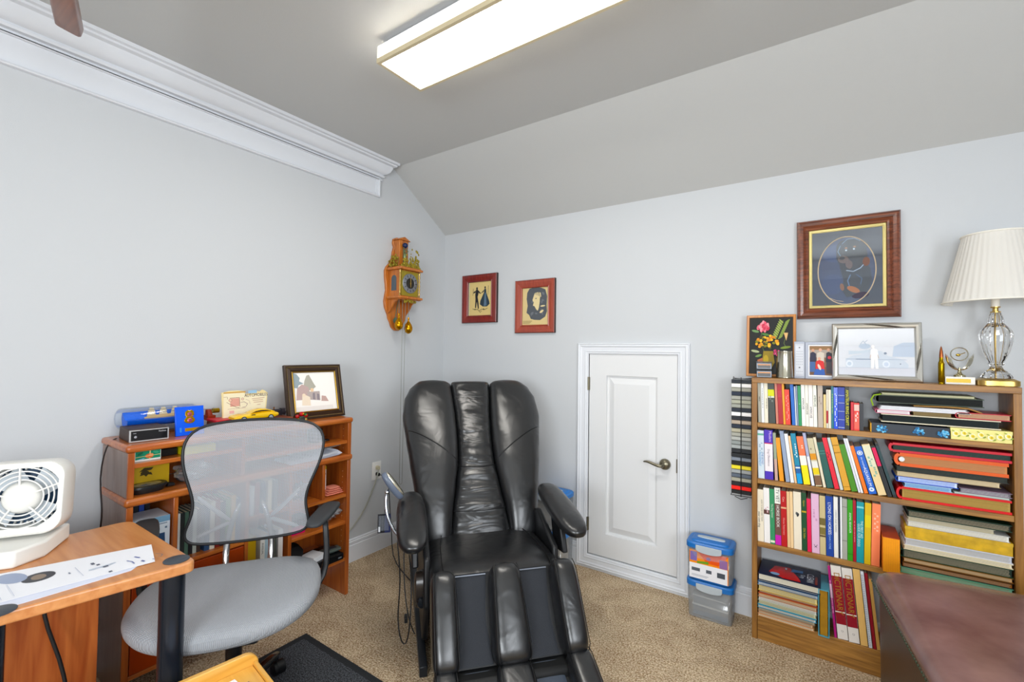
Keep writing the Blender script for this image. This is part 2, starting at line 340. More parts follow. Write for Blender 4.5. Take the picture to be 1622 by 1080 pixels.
# ================================================================= WALL CLOCK
OW=wood('clock_wood','#a85a17','#cf7a24','z',6,.3,.4,dark='#7c3d10')
ck=thing('wall_clock','carved wooden wall clock with brass ornaments and round grey dial','clock',(0,-.515,1.88))
hw=[(.345,.015),(.33,.045),(.30,.05),(.27,.04),(.235,.05),(.19,.055),(.15,.075),(.12,.105),(.09,.118),(.04,.116),(-.01,.108),(-.05,.104),(-.09,.112),(-.13,.118),(-.17,.112),(-.20,.098),(-.225,.085),(-.25,.080),(-.28,.062),(-.31,.05),(-.335,.02)]
pts=[(.001,-h,z) for z,h in hw]+[(.001,h,z) for z,h in hw[::-1]]
G().prism(pts,(.020,0,0)).obj('back_board',OW,ck,bevel=.003)
cs=G().box(.021,.14,-.088,.088,-.098,.092).obj('case',OW,ck,bevel=.002)
def arch(y,s):  # arched side window
    p=[(.055,y,-.055),(.105,y,-.055),(.105,y,.03)]+[(.08+.025*math.cos(a),y,.03+.025*math.sin(a)) for a in [math.pi*i/8 for i in range(1,8)]]+[(.055,y,.03)]
    return G().prism(p,(0,s*.002,0))
arch(-.088,-1).obj('side_window',mat('#566069',.1,.2),cs); arch(.088,1).obj('side_window',mat('#566069',.1,.2),cs)
for z,nm in ((.092,'cornice'),(-.112,'lower_shelf')): G().box(.021,.168,-.108,.108,z,z+.016).box(.021,.158,-.1,.1,z+.016 if z>0 else z-.006,z+.022 if z>0 else z).obj(nm,OW,ck,bevel=.003)
G().box(.14,.146,-.080,.080,-.09,.086).obj('brass_plate',BRASSD,ck)
dl=G().lathe([(.070,0),(.070,.004),(.066,.007),(.040,.006),(.038,.003),(0,.003)],(.146,0,0),XP,40).obj('dial',mat('#8d9096',.3,.6,name='pewter'),ck)
g=G().lathe([(.037,0),(.037,.0012),(0,.0012)],(.1505,0,0),XP,30).obj('dial_center',mat('#23211c',.4),dl)
g=G()
for i in range(12):
    a=i*math.pi/6; u=Vector((0,math.sin(a),math.cos(a))); t=Vector((0,math.cos(a),-math.sin(a))); g.obox(Vector((.1535,0,0))+u*.054,XP*.0006,t*.0022,u*.008)
g.obj('numerals',mat('#33353a',.5),dl)
G().obox((.155,0,.014),XP*.0006,YP*.0035,ZP*.026).obox((.156,0,-.010),XP*.0006,YP*.003,ZP*.018).ell((.155,0,0),.002,.007,.007,10,6).obj('hands',BRASS,dl)
for y in (-.092,.092):
    for x in (.146,):
        pr=[(.006,-.094),(.008,-.085)]+[(.004+.0035*(i%2),-.08+i*.0145) for i in range(12)]+[(.008,.086),(.006,.092)]
        G().lathe(pr,(x,y,0),ZP,12).obj('column',BRASS,ck)
# chimney and ornaments on top
G().prism([(.022,-.048,.114),(.022,.048,.114),(.022,.040,.26),(.022,.046,.318),(.022,-.046,.318),(.022,-.040,.26)],(.055,0,0)).prism([(.018,-.06,.318),(.018,.06,.318),(.018,.0,.345)],(.07,0,0)).obj('chimney',OW,ck,bevel=.003)
def lumps(name,base,w,hts,m,depth=.012,n=60,seed=1,parent=ck):
    r=random.Random(seed); g=G()
    for i in range(n):
        u=r.uniform(-1,1); H=0
        for c,wd,h in hts: H=max(H,h*max(0,1-abs(u-c)/wd))
        z=r.uniform(0,1)*H; s=r.uniform(.004,.009)
        g.ell(Vector(base)+Vector((r.uniform(-depth,depth),u*w,z)),s*.6,s,s*1.3,7,5)
    for i in range(int(n/5)):
        u=r.uniform(-.9,.9); g.tube([Vector(base)+Vector((0,u*w+.012*math.cos(t),.010+.012*math.sin(t))) for t in [k*math.pi/4 for k in range(8)]],.0025,6,closed=True)
    return g.obj(name,m,parent)
lumps('brass_crest',(.135,.012,.115),.088,[(-.5,.35,.10),(.05,.2,.165),(.42,.2,.09),(.7,.26,.14)],BRASSD,seed=3,n=190)
lumps('brass_crest',(.060,-.075,.115),.03,[(0,1.2,.11)],BRASSD,seed=5,n=60,depth=.035)
lumps('brass_crest',(.150,0,-.135),.05,[(0,1,.030),(.6,.5,.02)],BRASSD,seed=8,n=34)
fg=G().lathe([(.006,.0),(.012,.01),(.008,.03),(.014,.05),(.010,.075),(.005,.082)],(.10,-.012,.145),ZP,12); fg.ell((.10,-.012,.237),.009,.009,.011,10,8)
fg.tube([(.10,-.022,.215),(.11,-.032,.235),(.10,-.020,.262)],.004,6).tube([(.10,-.002,.215),(.11,.010,.235),(.10,.0,.262)],.004,6).obj('atlas_figure',mat('#7d8a6a',.35,.7),ck)
G().ell((.10,-.008,.278),.02,.020,.020,16,10).obj('globe',mat('#1f2c52',.35,.3),ck)
for y_ in (-.09,.078): G().prism([(.021,y_,-.118),(.12,y_,-.118),(.08,y_,-.145),(.05,y_,-.19),(.021,y_,-.215)],(0,.012,0)).obj('bracket',OW,ck,bevel=.002)
G().lathe([(.002,0),(.022,.003),(.022,.006),(.002,.008)],(.05,-.045,-.265),XP,20).tube([(.05,-.045,-.25),(.05,-.02,-.12)],.003,6).obj('pendulum',mat('#6f8a78',.3,.7),ck)
cg=G()
for y in (-.055,.036): cg.tube([(.10,y,-.118),(.10,y,-.235)],.0018,6)
for y in (-.022,.004): cg.tube([(.10,y,-.118),(.098,y,-.8),(.098,y,-1.42)],.0017,6)
cg.tube([(.098,-.022+.013+.013*math.cos(a),-1.42+.013*math.sin(a)) for a in [math.pi+i*math.pi/6 for i in range(7)]],.0017,6)
cg.obj('chain',mat('#8d8f86',.4,.6),ck)
for y,z in ((-.055,-.30),(.036,-.322)):
    G().lathe([(.001,.085),(.007,.082),(.006,.06),(.010,.05),(.022,.032),(.030,.010),(.030,-.006),(.022,-.024),(.008,-.034),(0,-.036)],(.10,y,z),ZP,24).obj('weight',mat('#c08a1c',.2,.85,name='polished_brass'),ck)
# ================================================================= PICTURES ON THE BACK WALL
CREAM='#d9c48c'; INK='#23262b'; BLUEI='#4a5d6e'
RED=wood('red_frame_wood','#6b120e','#8a2418','z',5,.35,.4); DK=mat('#2a1712',.4)
def wallframe(name,label,cat,x0,x1,z0,z1,prof,mf,y=0,extra=None,rot=0,group=None):
    t=thing(name,label,cat,((x0+x1)/2,y,z0),group=group); W,H=x1-x0,z1-z0
    G().rings([(a-W/2,b-W/2,c,d,k) for a,b,c,d,k in fframe(W,H,prof)],cap=False).obj('frame',mf,t,ang=.4)
    return t,W,H
pf=[(0,.001),(0,.022),(.004,.026),(.010,.024),(.020,.026),(.045,.018),(.050,.022),(.056,.016),(.056,.008)]
t,W,H=wallframe('framed_picture','red-brown framed silhouette print of a dancing couple, nearest the corner','picture',.214,.552,1.625,1.998,pf,RED)
G().rings([(-W/2-.002,W/2+.002,-.002,H+.002,.0),(-W/2-.002,W/2+.002,-.002,H+.002,.020),(-W/2+.006,W/2-.006,.006,H-.006,.026)],cap=False).obj('dark_edge',DK,t)
w_,h_=W-.10,H-.10
decal('print',t,(-w_/2,-.006,.05),XP,ZP,YN,[('r',0,0,1,1,CREAM),('r',0,0,.06,1,'#c9cdb4'),
 ('e',.37,.80,.035,.035,0,INK),('p',[(.30,.62),(.33,.76),(.40,.78),(.44,.66),(.40,.55),(.44,.40),(.46,.22),(.42,.21),(.37,.42),(.34,.24),(.30,.24),(.31,.50)],INK),('p',[(.40,.70),(.52,.63),(.53,.66),(.42,.75)],INK),('p',[(.31,.68),(.22,.66),(.23,.70),(.32,.74)],INK),('l',[(.20,.60),(.22,.80)],.003,INK),
 ('e',.71,.81,.03,.035,0,INK),('p',[(.66,.66),(.68,.77),(.75,.77),(.76,.66),(.88,.42),(.90,.34),(.80,.27),(.62,.27),(.50,.34),(.52,.44)],'#2e3d48'),('p',[(.70,.66),(.74,.66),(.78,.30),(.66,.28)],'#5d7488'),('p',[(.66,.70),(.55,.64),(.56,.67),(.67,.75)],INK),('l',[(.83,.60),(.84,.86)],.003,INK),
 ('l',[(.20,.22),(.30,.19),(.40,.20),(.48,.15),(.56,.20),(.68,.18),(.82,.22)],.004,'#5b5640'),('l',[(.44,.18),(.52,.10),(.58,.16)],.003,'#5b5640'),('e',.3,.2,.03,.015,20,'#4b4a3a'),('e',.66,.2,.03,.015,-20,'#4b4a3a')],w_,h_)
t,W,H=wallframe('framed_picture','red-brown framed silhouette print of a woman with long wavy hair, lower of the two','picture',.724,1.052,1.54,1.918,pf,wood('red_frame_wood_light','#92382a','#a8482f','z',5,.35,.4))
G().rings([(-W/2-.002,W/2+.002,-.002,H+.002,.0),(-W/2-.002,W/2+.002,-.002,H+.002,.020),(-W/2+.006,W/2-.006,.006,H-.006,.026)],cap=False).obj('dark_edge',DK,t)
GR='#55595f'; r=random.Random(4)
hair=[(.30,.96),(.5,1.0),(.72,.97),(.88,.92),(.95,.74),(.93,.52),(.95,.36),(.88,.22),(.70,.14),(.50,.15),(.36,.18),(.30,.28),(.20,.34),(.24,.52),(.20,.70),(.22,.86)]
it=[('r',0,0,1,1,'#d8c594'),('p',hair,GR)]+[('e',r.uniform(.3,.85),r.uniform(.25,.95),.05,.02,r.uniform(0,180),'#70747a') for _ in range(14)]
it+=[('p',[(.50,.84),(.62,.86),(.70,.76),(.68,.56),(.66,.46),(.62,.38),(.56,.42),(.50,.50),(.44,.52),(.47,.60),(.42,.66)],'#e0d0a4'),('p',[(.64,.86),(.72,.84),(.74,.74),(.68,.72)],'#e0d0a4'),('e',.55,.70,.03,.012,10,GR),('e',.80,.50,.09,.02,4,'#e0d0a4'),('e',.76,.36,.08,.03,30,'#e0d0a4')]
it+=[('l',[(x,.92-.02*i),(x+.03,.80-.02*i)],.004,GR) for i,x in enumerate((.5,.56,.62,.67))]
it+=[('r',.08,.115,.42,.125,'#8a7a52'),('r',.08,.085,.38,.093,'#8a7a52'),('r',.08,.058,.34,.066,'#8a7a52')]
decal('print',t,(-w_/2,-.006,.05),XP,ZP,YN,it,W-.10,H-.10)
# dog portrait
WAL=wood('walnut_frame','#4c2416','#8a4a2e','x',7,.3,.5,dark='#26110a')
pd=[(0,.001),(0,.020),(.006,.030),(.016,.034),(.028,.030),(.036,.022),(.042,.026),(.050,.022),(.052,.016)]
t,W,H=wallframe('framed_picture','large walnut framed oval dog portrait hanging above the bookcase','picture',2.478,2.890,1.587,2.088,pd,WAL)
G().rings([(-W/2+i,W/2-i,i,H-i,k) for i,k in [(.052,.016),(.054,.019),(.062,.015),(.066,.012),(.066,.006)]],cap=False).obj('gold_slip',mat('#d2c48c',.4,.6,bump=.3,bscale=200),t)
w_,h_=W-.132,H-.132
decal('print',t,(-w_/2,-.006,.066),XP,ZP,YN,[('r',0,0,1,1,'#101830'),('e',.5,.46,.41,.45,0,'#22345c'),('e',.36,.70,.20,.12,10,'#2f4674'),('e',.30,.28,.16,.14,0,'#2a3f6c'),
 ('p',[(.36,.62),(.36,.80),(.42,.86),(.55,.88),(.68,.86),(.76,.80),(.80,.66),(.78,.56),(.84,.46),(.86,.30),(.80,.18),(.66,.12),(.50,.10),(.44,.20),(.46,.34),(.42,.46),(.40,.55)],'#090c16'),
 ('e',.46,.80,.08,.05,30,'#151c2b'),('e',.74,.78,.07,.06,-40,'#151c2b'),('e',.46,.61,.08,.05,-20,'#7c5a4c'),('e',.44,.63,.04,.025,0,'#0d0f16'),('e',.54,.54,.05,.06,10,'#77564a'),('e',.50,.76,.02,.012,0,'#b77a4c'),('e',.62,.77,.02,.012,0,'#b77a4c'),('e',.50,.73,.015,.012,0,'#e8eef2'),('e',.61,.74,.015,.012,0,'#e8eef2'),
 ('l',[(.44,.82),(.52,.88),(.62,.88),(.70,.84)],.003,'#8aa0b5'),('l',[(.42,.80),(.38,.72),(.42,.66)],.003,'#8aa0b5'),('l',[(.50,.46),(.60,.44),(.70,.48),(.76,.54)],.004,'#aebccb'),('l',[(.56,.20),(.52,.32),(.56,.40)],.004,'#6d88a6'),('l',[(.64,.40),(.72,.34),(.70,.26)],.003,'#536c8c'),
 ('e',.44,.24,.03,.05,10,'#8f6248'),('e',.60,.20,.10,.035,-30,'#9a6a50'),('e',.78,.56,.05,.06,0,'#6f4e42'),('e',.70,.12,.12,.04,10,'#2c2036'),
 ('o',.5,.46,.42,.46,.0045,'#b9a88e'),('l',[(.26,.10),(.36,.06),(.46,.045)],.002,'#b9a88e')],w_,h_)
G().box(-w_/2,w_/2,-.0085,-.0075,.066,.066+h_).obj('glass_pane',thin_glass('portrait_glass',.12,(.9,.95,1)),t,smooth=False)
# ================================================================= BOOKCASE
OAK=wood('oak_brown','#7a4f1c','#b27e36','x',5,.45,.15,dark='#5e3f1b'); OAKZ=wood('oak_brown_up','#7a4f1c','#a97530','z',5,.45,.15,dark='#5e3f1b')
BY0,BY1=-.205,-.022
bc=thing('bookcase','brown wooden bookcase packed with books and binders on four shelves','bookcase',(2.76,-.11,0))
X0,X1=2.292-2.76,3.226-2.76; Y0,Y1=BY0+.11,BY1+.11
bx('side_panel',X0,X0+.024,Y0,Y1,0,1.262,OAKZ,bc); bx('side_panel',X1-.024,X1,Y0,Y1,0,1.262,OAKZ,bc)
bx('top_board',X0,X1,Y0-.003,Y1,1.262,1.287,OAK,bc)
for z in (1.064,.787,.476): bx('shelf',X0+.0245,X1-.0245,Y0+.002,Y1,z-.024,z,OAK,bc)
bx('bottom_shelf',X0+.0245,X1-.0245,Y0+.004,Y1,.095,.116,OAK,bc); bx('plinth',X0+.0245,X1-.0245,Y0+.006,Y0+.022,.0,.0945,OAK,bc)
PAGE='#e4dcc6'
def title(t,s,ln,z,wd,col,face=-.0006,sx=1,parent=None):
    return text(s,ln,parent or t,(wd,face,z),ZN,XP,col,name='title')
def book(x0,wd,lean,h,col,label,zs,yf=-.192,dep=.15,bands=(),ttl=None,page=PAGE,cat='book',group=None,lines=0,lcol='#2b2b2b',rough=.4,hard=True):
    wt=wd*math.cos(R(lean))-.0006
    o=G(); c=.0016 if wt>.008 else .0008; q=wt/2
    o.box(-q,-q+c,0,dep,0,h).box(q-c,q,0,dep,0,h).box(-q+c,q-c,0,c,0,h)
    ins=.003 if hard else .0005
    o=o.obj('book',mat(col,rough),None,smooth=False)
    o.location=(x0+wd/2,yf,zs+.0004+q*math.sin(R(abs(lean)))); o.rotation_euler=(0,-R(lean),0)
    tag(o,label,cat,group)
    G().box(-q+c,q-c,c,dep-.003,ins,h-ins).obj('pages',mat(page,.8),o,smooth=False)
    it=[('r',0,a,1,b,cc) for a,b,cc in bands]
    if lines:
        r=random.Random(int(x0*1e4)); z=r.uniform(.55,.9)
        while z>.95-lines*.2 and z>.08:
            l=r.uniform(.015,.05); k=r.choice([.5] if wt<.014 else [.35,.65]); it.append(('r',k-.12,z-l,k+.12,z,lcol)); z-=l+r.uniform(.004,.02)
    if it: decal('spine_print',o,(-q+.0003,-.0001,.001),XP,ZP,YN,it,wt-.0006,h-.002)
    if ttl:
        for s,size,z,u,cc in ttl: text(s,size,o,(u*wt,-.0009,z*h),ZN,XP,cc,name='title')
    return o
S1,S2,S3,S4=1.064,.787,.476,.116
g1='books standing on the top shelf'
B=lambda *a,**k: book(*a,**{**dict(zs=S1,group=g1,dep=.13),**k})
B(2.320,.0145,1.2,.196,'#a9a79a','grey-white paperback standing first at the left end of the top shelf',lines=2)
B(2.335,.012,1.2,.197,'#eef0f0','white paperback with grey title, second on the top shelf',lines=3,lcol='#8d9198')
B(2.348,.016,1.2,.198,'#e9e2cf','cream paperback just left of the dark book with a yellow label',lines=3,lcol='#8a8a80')
B(2.367,.028,2.2,.196,'#3c423e','dark grey-green book with a yellow label on its spine',bands=[(.68,.85,'#d8d84a'),(.64,.68,'#d9dccb')],lines=2,lcol='#7d847c')
B(2.3975,.0105,2.3,.200,'#c97f6c','thin salmon book beside the dark book with a yellow label',hard=False)
B(2.4085,.0195,2.3,.198,'#a80f26','crimson hardback between thin salmon and thin yellow books, top shelf',bands=[(.66,.82,'#b43646')],lines=1,lcol='#e0a0a0')
B(2.4287,.009,2.3,.197,'#f0a81c','thin yellow-orange book between two red books, top shelf',hard=False)
B(2.4384,.0205,2.3,.170,'#dd4334','shorter red-orange book with a worn title, left of the blue book',lines=4,lcol='#f0958a')
B(2.4645,.014,2.8,.196,'#1565bd','bright blue book right of the shorter red-orange book',hard=False)
B(2.479,.005,2.2,.187,'#dde3ee','very thin white booklet touching the bright blue book',hard=False)
B(2.4845,.007,1.9,.191,'#8590aa','thin lilac-grey book left of the green book, top shelf',hard=False)
B(2.492,.0125,1.7,.191,'#2f8f5b','green paperback on the top shelf',lines=2,lcol='#8fd0a5')
wp=['first of four matching white paperbacks, right of the green one','second of four matching white paperbacks on the top shelf','third of four matching white paperbacks on the top shelf','last of four matching white paperbacks, beside the beige one']
for (x,wd,l,h),lb,c,bz_ in zip([(2.505,.0150,1.5,.197),(2.5205,.013,1.4,.198),(2.534,.017,1.3,.199),(2.5515,.0145,1.1,.198)],wp,('#f4f2ec','#f3efe2','#f6efe9','#f2f3e4'),(.42,.3,.22,.5)):
    B(x,wd,l,h,c,lb,bands=[(bz_,bz_+.004,'#3b3f4a')],lines=0,ttl=[('AMERICAN',.011,bz_+.12,.0,'#3b3f4a')])
B(2.568,.0205,.6,.197,'#b9ab9d','beige-grey thick paperback right of the white paperbacks',lines=2,lcol='#9c8a7c')
B(2.590,.010,.3,.155,'#e2c98c','short cream-yellow booklet on the top shelf',hard=False)
B(2.6005,.008,.2,.179,'#d9d2c2','thin booklet with a red lower half on its spine',bands=[(.12,.45,'#a81f2a')],hard=False)
B(2.609,.010,.2,.179,'#ece0cb','thin cream booklet left of the blue books, top shelf',hard=False)
B(2.6195,.0095,.2,.200,'#1d6d78','thin teal-green book left of two blue books',lines=3,lcol='#a8cf6a')
B(2.6295,.0150,.2,.191,'#2450d8','glossy royal blue book with white lettering, top shelf',rough=.2,lines=5,lcol='#dfe6ff')
B(2.645,.0255,.1,.193,'#0d2f9c','thick dark blue book with pale gold bands',bands=[(.80,.81,'#b8c4d8'),(.62,.63,'#b8c4d8'),(.66,.74,'#2a4cb0'),(.42,.43,'#b8c4d8'),(.22,.23,'#b8c4d8'),(.03,.045,'#b8c4d8')])
B(2.671,.0165,.1,.201,'#161a12','black book with large yellow vertical lettering',ttl=[('AMATEUR RING CRAFT',.0155,.5,0,'#e3dd3a')])
B(2.692,.0115,0,.127,'#c5122a','short dark red book at the right end of the top row',dep=.11)
B(2.704,.0195,0,.124,'#e23b33','short scarlet book with white title blocks beside stacked albums',bands=[(.72,.95,'#f0c4b8'),(.05,.62,'#e86a5c')],lines=3,lcol='#fbe6e0',dep=.11)
B(2.7245,.015,0,.122,'#20242c','short black book squeezed against the stacked albums',yf=-.175,dep=.10)
g2='books leaning on the second shelf'
B=lambda *a,**k: book(*a,**{**dict(zs=S2,group=g2,dep=.15),**k})
B(2.3195,.028,1,.237,'#d5e1ea','pale blue book lettered in blue at the left end of the second shelf',ttl=[('THE BOND',.012,.42,.22,'#2f62a8'),('MOVEMENT',.013,.40,-.2,'#2f8fc8')],bands=[(.9,.94,'#6fae9a')],lines=2,lcol='#9db4c4')
B(2.349,.0365,1,.242,'#4a2fb0','thick purple book with white and red spine panel',bands=[(.16,.72,'#f1e9ec'),(.72,.74,'#c22a5a')],ttl=[('Modern',.016,.87,.2,'#e9c8f0'),('Dog Obedience',.013,.44,.0,'#6b5d70')])
B(2.392,.013,2.5,.231,'#9aa58e','thin mottled grey-green book beside the thick purple book',bands=[(0,.45,'#c9a79c')],hard=False)
B(2.4115,.019,4.8,.209,'#eb9d17','orange-yellow book right of the purple book',lines=0)
B(2.438,.017,6.4,.245,'#96a4bd','tall grey-blue book right of the orange-yellow book')
B(2.4575,.015,6.7,.233,'#eceff4','white book between grey-blue and peach books',lines=1,lcol='#b8bfcc')
B(2.4745,.0095,7,.224,'#edc69c','thin peach book left of the teal book')
B(2.486,.021,7.2,.238,'#1d87a6','teal and blue book with a swirling spine picture',bands=[(.0,.2,'#1b9bd6'),(.2,.36,'#2a5f9e'),(.3,.33,'#dfe9ea')],lines=2,lcol='#dff0f2')
B(2.511,.0275,7.8,.226,'#f07c56','book with salmon, white and yellow spine blocks',bands=[(.4,.6,'#eef0e6'),(0,.4,'#f0e612')],lines=1,lcol='#fbd2bd')
B(2.5425,.0125,8.6,.247,'#a9adc9','tall lavender-grey book right of the salmon and yellow one',bands=[(0,.55,'#e9ebf5')])
B(2.5585,.0255,9.3,.223,'#cfc5a4','book with small colour photographs down its spine',bands=[(.55,.68,'#d8952a'),(.38,.52,'#e9e8e0'),(.24,.38,'#e8cf1c'),(.02,.22,'#7c5b44')],lines=1,lcol='#9b8f72')
B(2.588,.011,10,.231,'#e6dcc3','thin cream book left of the dark green one',hard=False)
B(2.602,.026,11.2,.209,'#245952','dark green hardback leaning on the second shelf',bands=[(.8,.82,'#4c8379'),(.74,.76,'#4c8379')])
B(2.631,.0185,11.9,.234,'#dd2f3f','bright red book leaning beside the dark green hardback',lines=2,lcol='#8a1a26')
B(2.652,.012,12,.237,'#cfd6d2','pale grey book between red and gold books',hard=False)
B(2.666,.026,12.3,.240,'#d9a347','golden tan hardback leaning on the second shelf',bands=[(.06,.07,'#a97a2c'),(.84,.86,'#a97a2c'),(.7,.72,'#a97a2c')])
B(2.694,.022,12.8,.211,'#4d8a12','grass green book leaning right of the golden tan one')
B(2.7185,.0085,13.2,.242,'#dfe2ea','tall thin white book, left of a matching pair',hard=False)
B(2.728,.0085,13.4,.243,'#f2f1f3','tall thin white book, right of a matching pair',hard=False)
B(2.7395,.0145,14.2,.211,'#ec7a2b','orange book leaning left of the blue emblem book')
b=B(2.7565,.028,14.8,.209,'#1b5fc0','blue book with a round white emblem and white lettering',ttl=[('the complete',.009,.66,0,'#e8f2ff'),('AQUARIUM',.016,.36,0,'#f4f8ff')])
decal('emblem',b,(-.011,-.0012,.17),XP,ZP,YN,[('o',.5,.5,.46,.46,.003,'#e8f0ff'),('e',.5,.5,.22,.22,0,'#dfe9fb')],.022,.022); decal('emblem',b,(-.010,-.0012,.010),XP,ZP,YN,[('e',.5,.5,.46,.46,0,'#e8f0ff'),('e',.5,.5,.2,.2,0,'#6f9ad8')],.020,.020)
B(2.788,.030,15.2,.224,'#ead2a2','cream book with pastel printed lettering beside the blue emblem book',bands=[(.55,.98,'#e3e0c4')],lines=3,lcol='#8fb6a4')
B(2.821,.0155,15.3,.221,'#17191d','black book with pink lettering on the second shelf',bands=[(.6,.97,'#d42a58')],lines=0)
B(2.840,.0125,15.6,.236,'#14171a','thin black binder leaning against the stacked red binders',bands=[(.05,.95,'#2c4448')],hard=False)
g3='books standing on the third shelf'
B=lambda *a,**k: book(*a,**{**dict(zs=S3,group=g3,dep=.16),**k})
B(2.3175,.0275,.8,.255,'#efe6d2','cream book about raising a dog at the left end of the third shelf',ttl=[('HOW TO RAISE AND TRAIN',.0085,.6,.22,'#2b2b2b'),('your own dog',.0135,.42,-.2,'#23262b')])
B(2.346,.026,1,.267,'#f1eeec','white book with a small brown spine picture',bands=[(.52,.60,'#5b3a34')],lines=2,lcol='#d4b3b8')
B(2.3725,.020,1,.266,'#3f8f63','green book with slim white lettering, left of the vet book',bands=[(.02,.06,'#e6ead2')],ttl=[('The Dog Owner',.010,.6,0,'#e3f0dc')])
B(2.3935,.0255,1,.277,'#6b4a44','brown book with white top panel about horses and a pink foot',bands=[(.72,1,'#efefe6'),(0,.17,'#c22aa8')],ttl=[('TV VET',.020,.86,0,'#1c1d20'),('HORSE BOOK',.017,.50,0,'#f2f0ea')])
B(2.4195,.024,1,.265,'#b3121f','red book with a cream band and pale script lettering',bands=[(.68,.71,'#e0b08c')],ttl=[('Horse Veterinary',.0115,.36,0,'#e8a5a0'),('Care',.012,.85,0,'#f0c0b8')])
B(2.4445,.0125,1,.266,'#e6c196','peach book, left of two pale ones, third shelf',lines=1,lcol='#caa070')
B(2.4575,.0125,1,.268,'#efcfa2','pale peach book beside the cream book with a sketch',lines=1,lcol='#caa070')
b=B(2.471,.032,.8,.271,'#ede3cf','cream book with a small black sketch on the spine')
decal('sketch',b,(-.008,-.0005,.15),XP,ZP,YN,[('e',.5,.55,.4,.3,30,'#5a5d5c'),('e',.65,.4,.25,.3,-20,'#2b2f33'),('l',[(.2,.9),(.5,.6)],.001,'#333333')],.016,.03)
B(2.504,.0205,.8,.271,'#14492a','dark green book with a gold band and gold lettering',bands=[(.66,.69,'#b99a3c')],ttl=[('Old Yeller',.012,.3,0,'#c9b24e'),('Gipson',.010,.82,0,'#c9b24e')])
B(2.5255,.0165,.9,.247,'#dc2352','shorter crimson pink book right of the dark green one')
b=B(2.543,.0305,.8,.275,'#dfb9d2','lavender pink book with a small bird emblem',lines=2,lcol='#c79ab8')
decal('emblem',b,(-.008,-.0005,.022),XP,ZP,YN,[('l',[(.1,.9),(.5,.3),(.9,.9)],.0016,'#2e3140'),('l',[(.2,.2),(.5,.5),(.8,.2)],.0014,'#2e3140')],.016,.020)
B(2.5745,.023,.6,.271,'#c9b98e','beige book with small brown photographs on the spine',bands=[(.5,.62,'#6f6238'),(.34,.46,'#7c6f3e'),(.3,.33,'#5d4b30')],lines=1,lcol='#8f8058')
B(2.5985,.0285,.6,.274,'#123f96','blue book lettered in white about horses, third shelf',ttl=[('LYONS ON HORSES',.0165,.63,0,'#f0f5ff'),('JOHN LYONS',.011,.24,0,'#9fc0ea')])
B(2.628,.0165,.4,.276,'#ecebe7','white book with fine vertical grey lettering, right of the blue horse book',ttl=[('COMMON SENSE TRAINING',.008,.6,0,'#777a80')])
B(2.645,.0065,.3,.277,'#16233f','very thin navy booklet on the third shelf',hard=False)
B(2.652,.0070,.2,.279,'#f3f4f6','very thin white booklet on the third shelf',hard=False)
B(2.6595,.0180,.1,.274,'#a5a79d','grey cloth book left of the green one, third shelf',bands=[(.3,.31,'#6d6f68'),(.86,.87,'#6d6f68')])
B(2.678,.0195,0,.273,'#3f9a1c','bright green book with white lettering on the third shelf',ttl=[('ANIMAL BEHAVIOR',.0105,.62,0,'#e8f5dc')],bands=[(.1,.11,'#2c6e12')])
B(2.698,.0115,0,.274,'#a1182c','dark red slim book left of the teal book',lines=3,lcol='#d8808a')
B(2.710,.0265,-.4,.270,'#1c98a0','teal book with tall cream lettering on the third shelf',ttl=[('THE FIRST AID',.012,.55,.2,'#d8f0ea'),('GUIDE FOR DOGS',.0125,.45,-.2,'#d8f0ea')],bands=[(.9,.93,'#8fd4d0')])
B(2.7375,.0230,-.8,.271,'#dcb90a','yellow book right of the teal book',bands=[(.6,.8,'#e6cf3c')])
B(2.7615,.030,-1.2,.273,'#f58d66','salmon orange book, tallest at the right of the third shelf',lines=2,lcol='#fbc0a4')
b=G().box(-.0285,.0285,0,.17,0,.146).obj('book',mat('#e8930f',.6,var=.12,vscale=40),bevel=.001); b.location=(2.828,-.235,S3+.0005); tag(b,'thick amber-edged book with its page edges outward beside the salmon book','book',None,g3)
g=G()
for i in range(9): g.box(-.026+i*.0058,-.0225+i*.0058,-.0006,.0,.002,.144)
g.obj('pages',mat('#f2a526',.8),b,smooth=False); G().box(-.029,.029,.001,.169,.1465,.149).obj('cover',mat('#a8421a',.5),b)
# bottom shelf
g4='books standing on the bottom shelf'
def D(x,wd,l,h,c,lb,**k): return book(x,wd,l,h,c,lb,zs=S4,yf=-.198,dep=.165,group=g4,**k)
D(2.628,.0095,4.6,.318,'#b01a78','magenta slim magazine left of the two dictionaries',bands=[(.55,.75,'#e2b8cc')],lines=3,lcol='#eac0d8',hard=False)
for x,lb in ((2.6405,'dictionary volume on the bottom shelf, left one, white spine with red panel'),(2.6815,'dictionary volume on the bottom shelf, right one, beside a beige book')):
    D(x,.039,4.9,.324,'#ece6e0',lb,bands=[(.20,.86,'#8f1026'),(.36,.375,'#efe8e0')],ttl=[('DICTIONARY',.031,.62,0,'#a87a2e'),('D',.012,.11,0,'#9a9590')])
D(2.7235,.026,5,.330,'#e9bf7c','beige tall book right of the dictionaries')
b=D(2.752,.0125,5.2,.326,'#e6eaf2','white spiral bound book beside the beige tall book',hard=False)
g=G()
for i in range(40): g.tube([(-.002+.004*math.cos(a),-.002+.003*math.sin(a),.01+i*.0077) for a in [k*math.pi/3 for k in range(6)]],.0006,4,closed=True)
g.obj('spiral_binding',mat('#7d8790',.3,.6),b)
D(2.767,.0115,5.4,.322,'#8d0f24','maroon tall book leaning behind the leather ottoman')
D(2.780,.012,5.4,.30,'#c79a5c','tan book mostly hidden behind the leather ottoman')
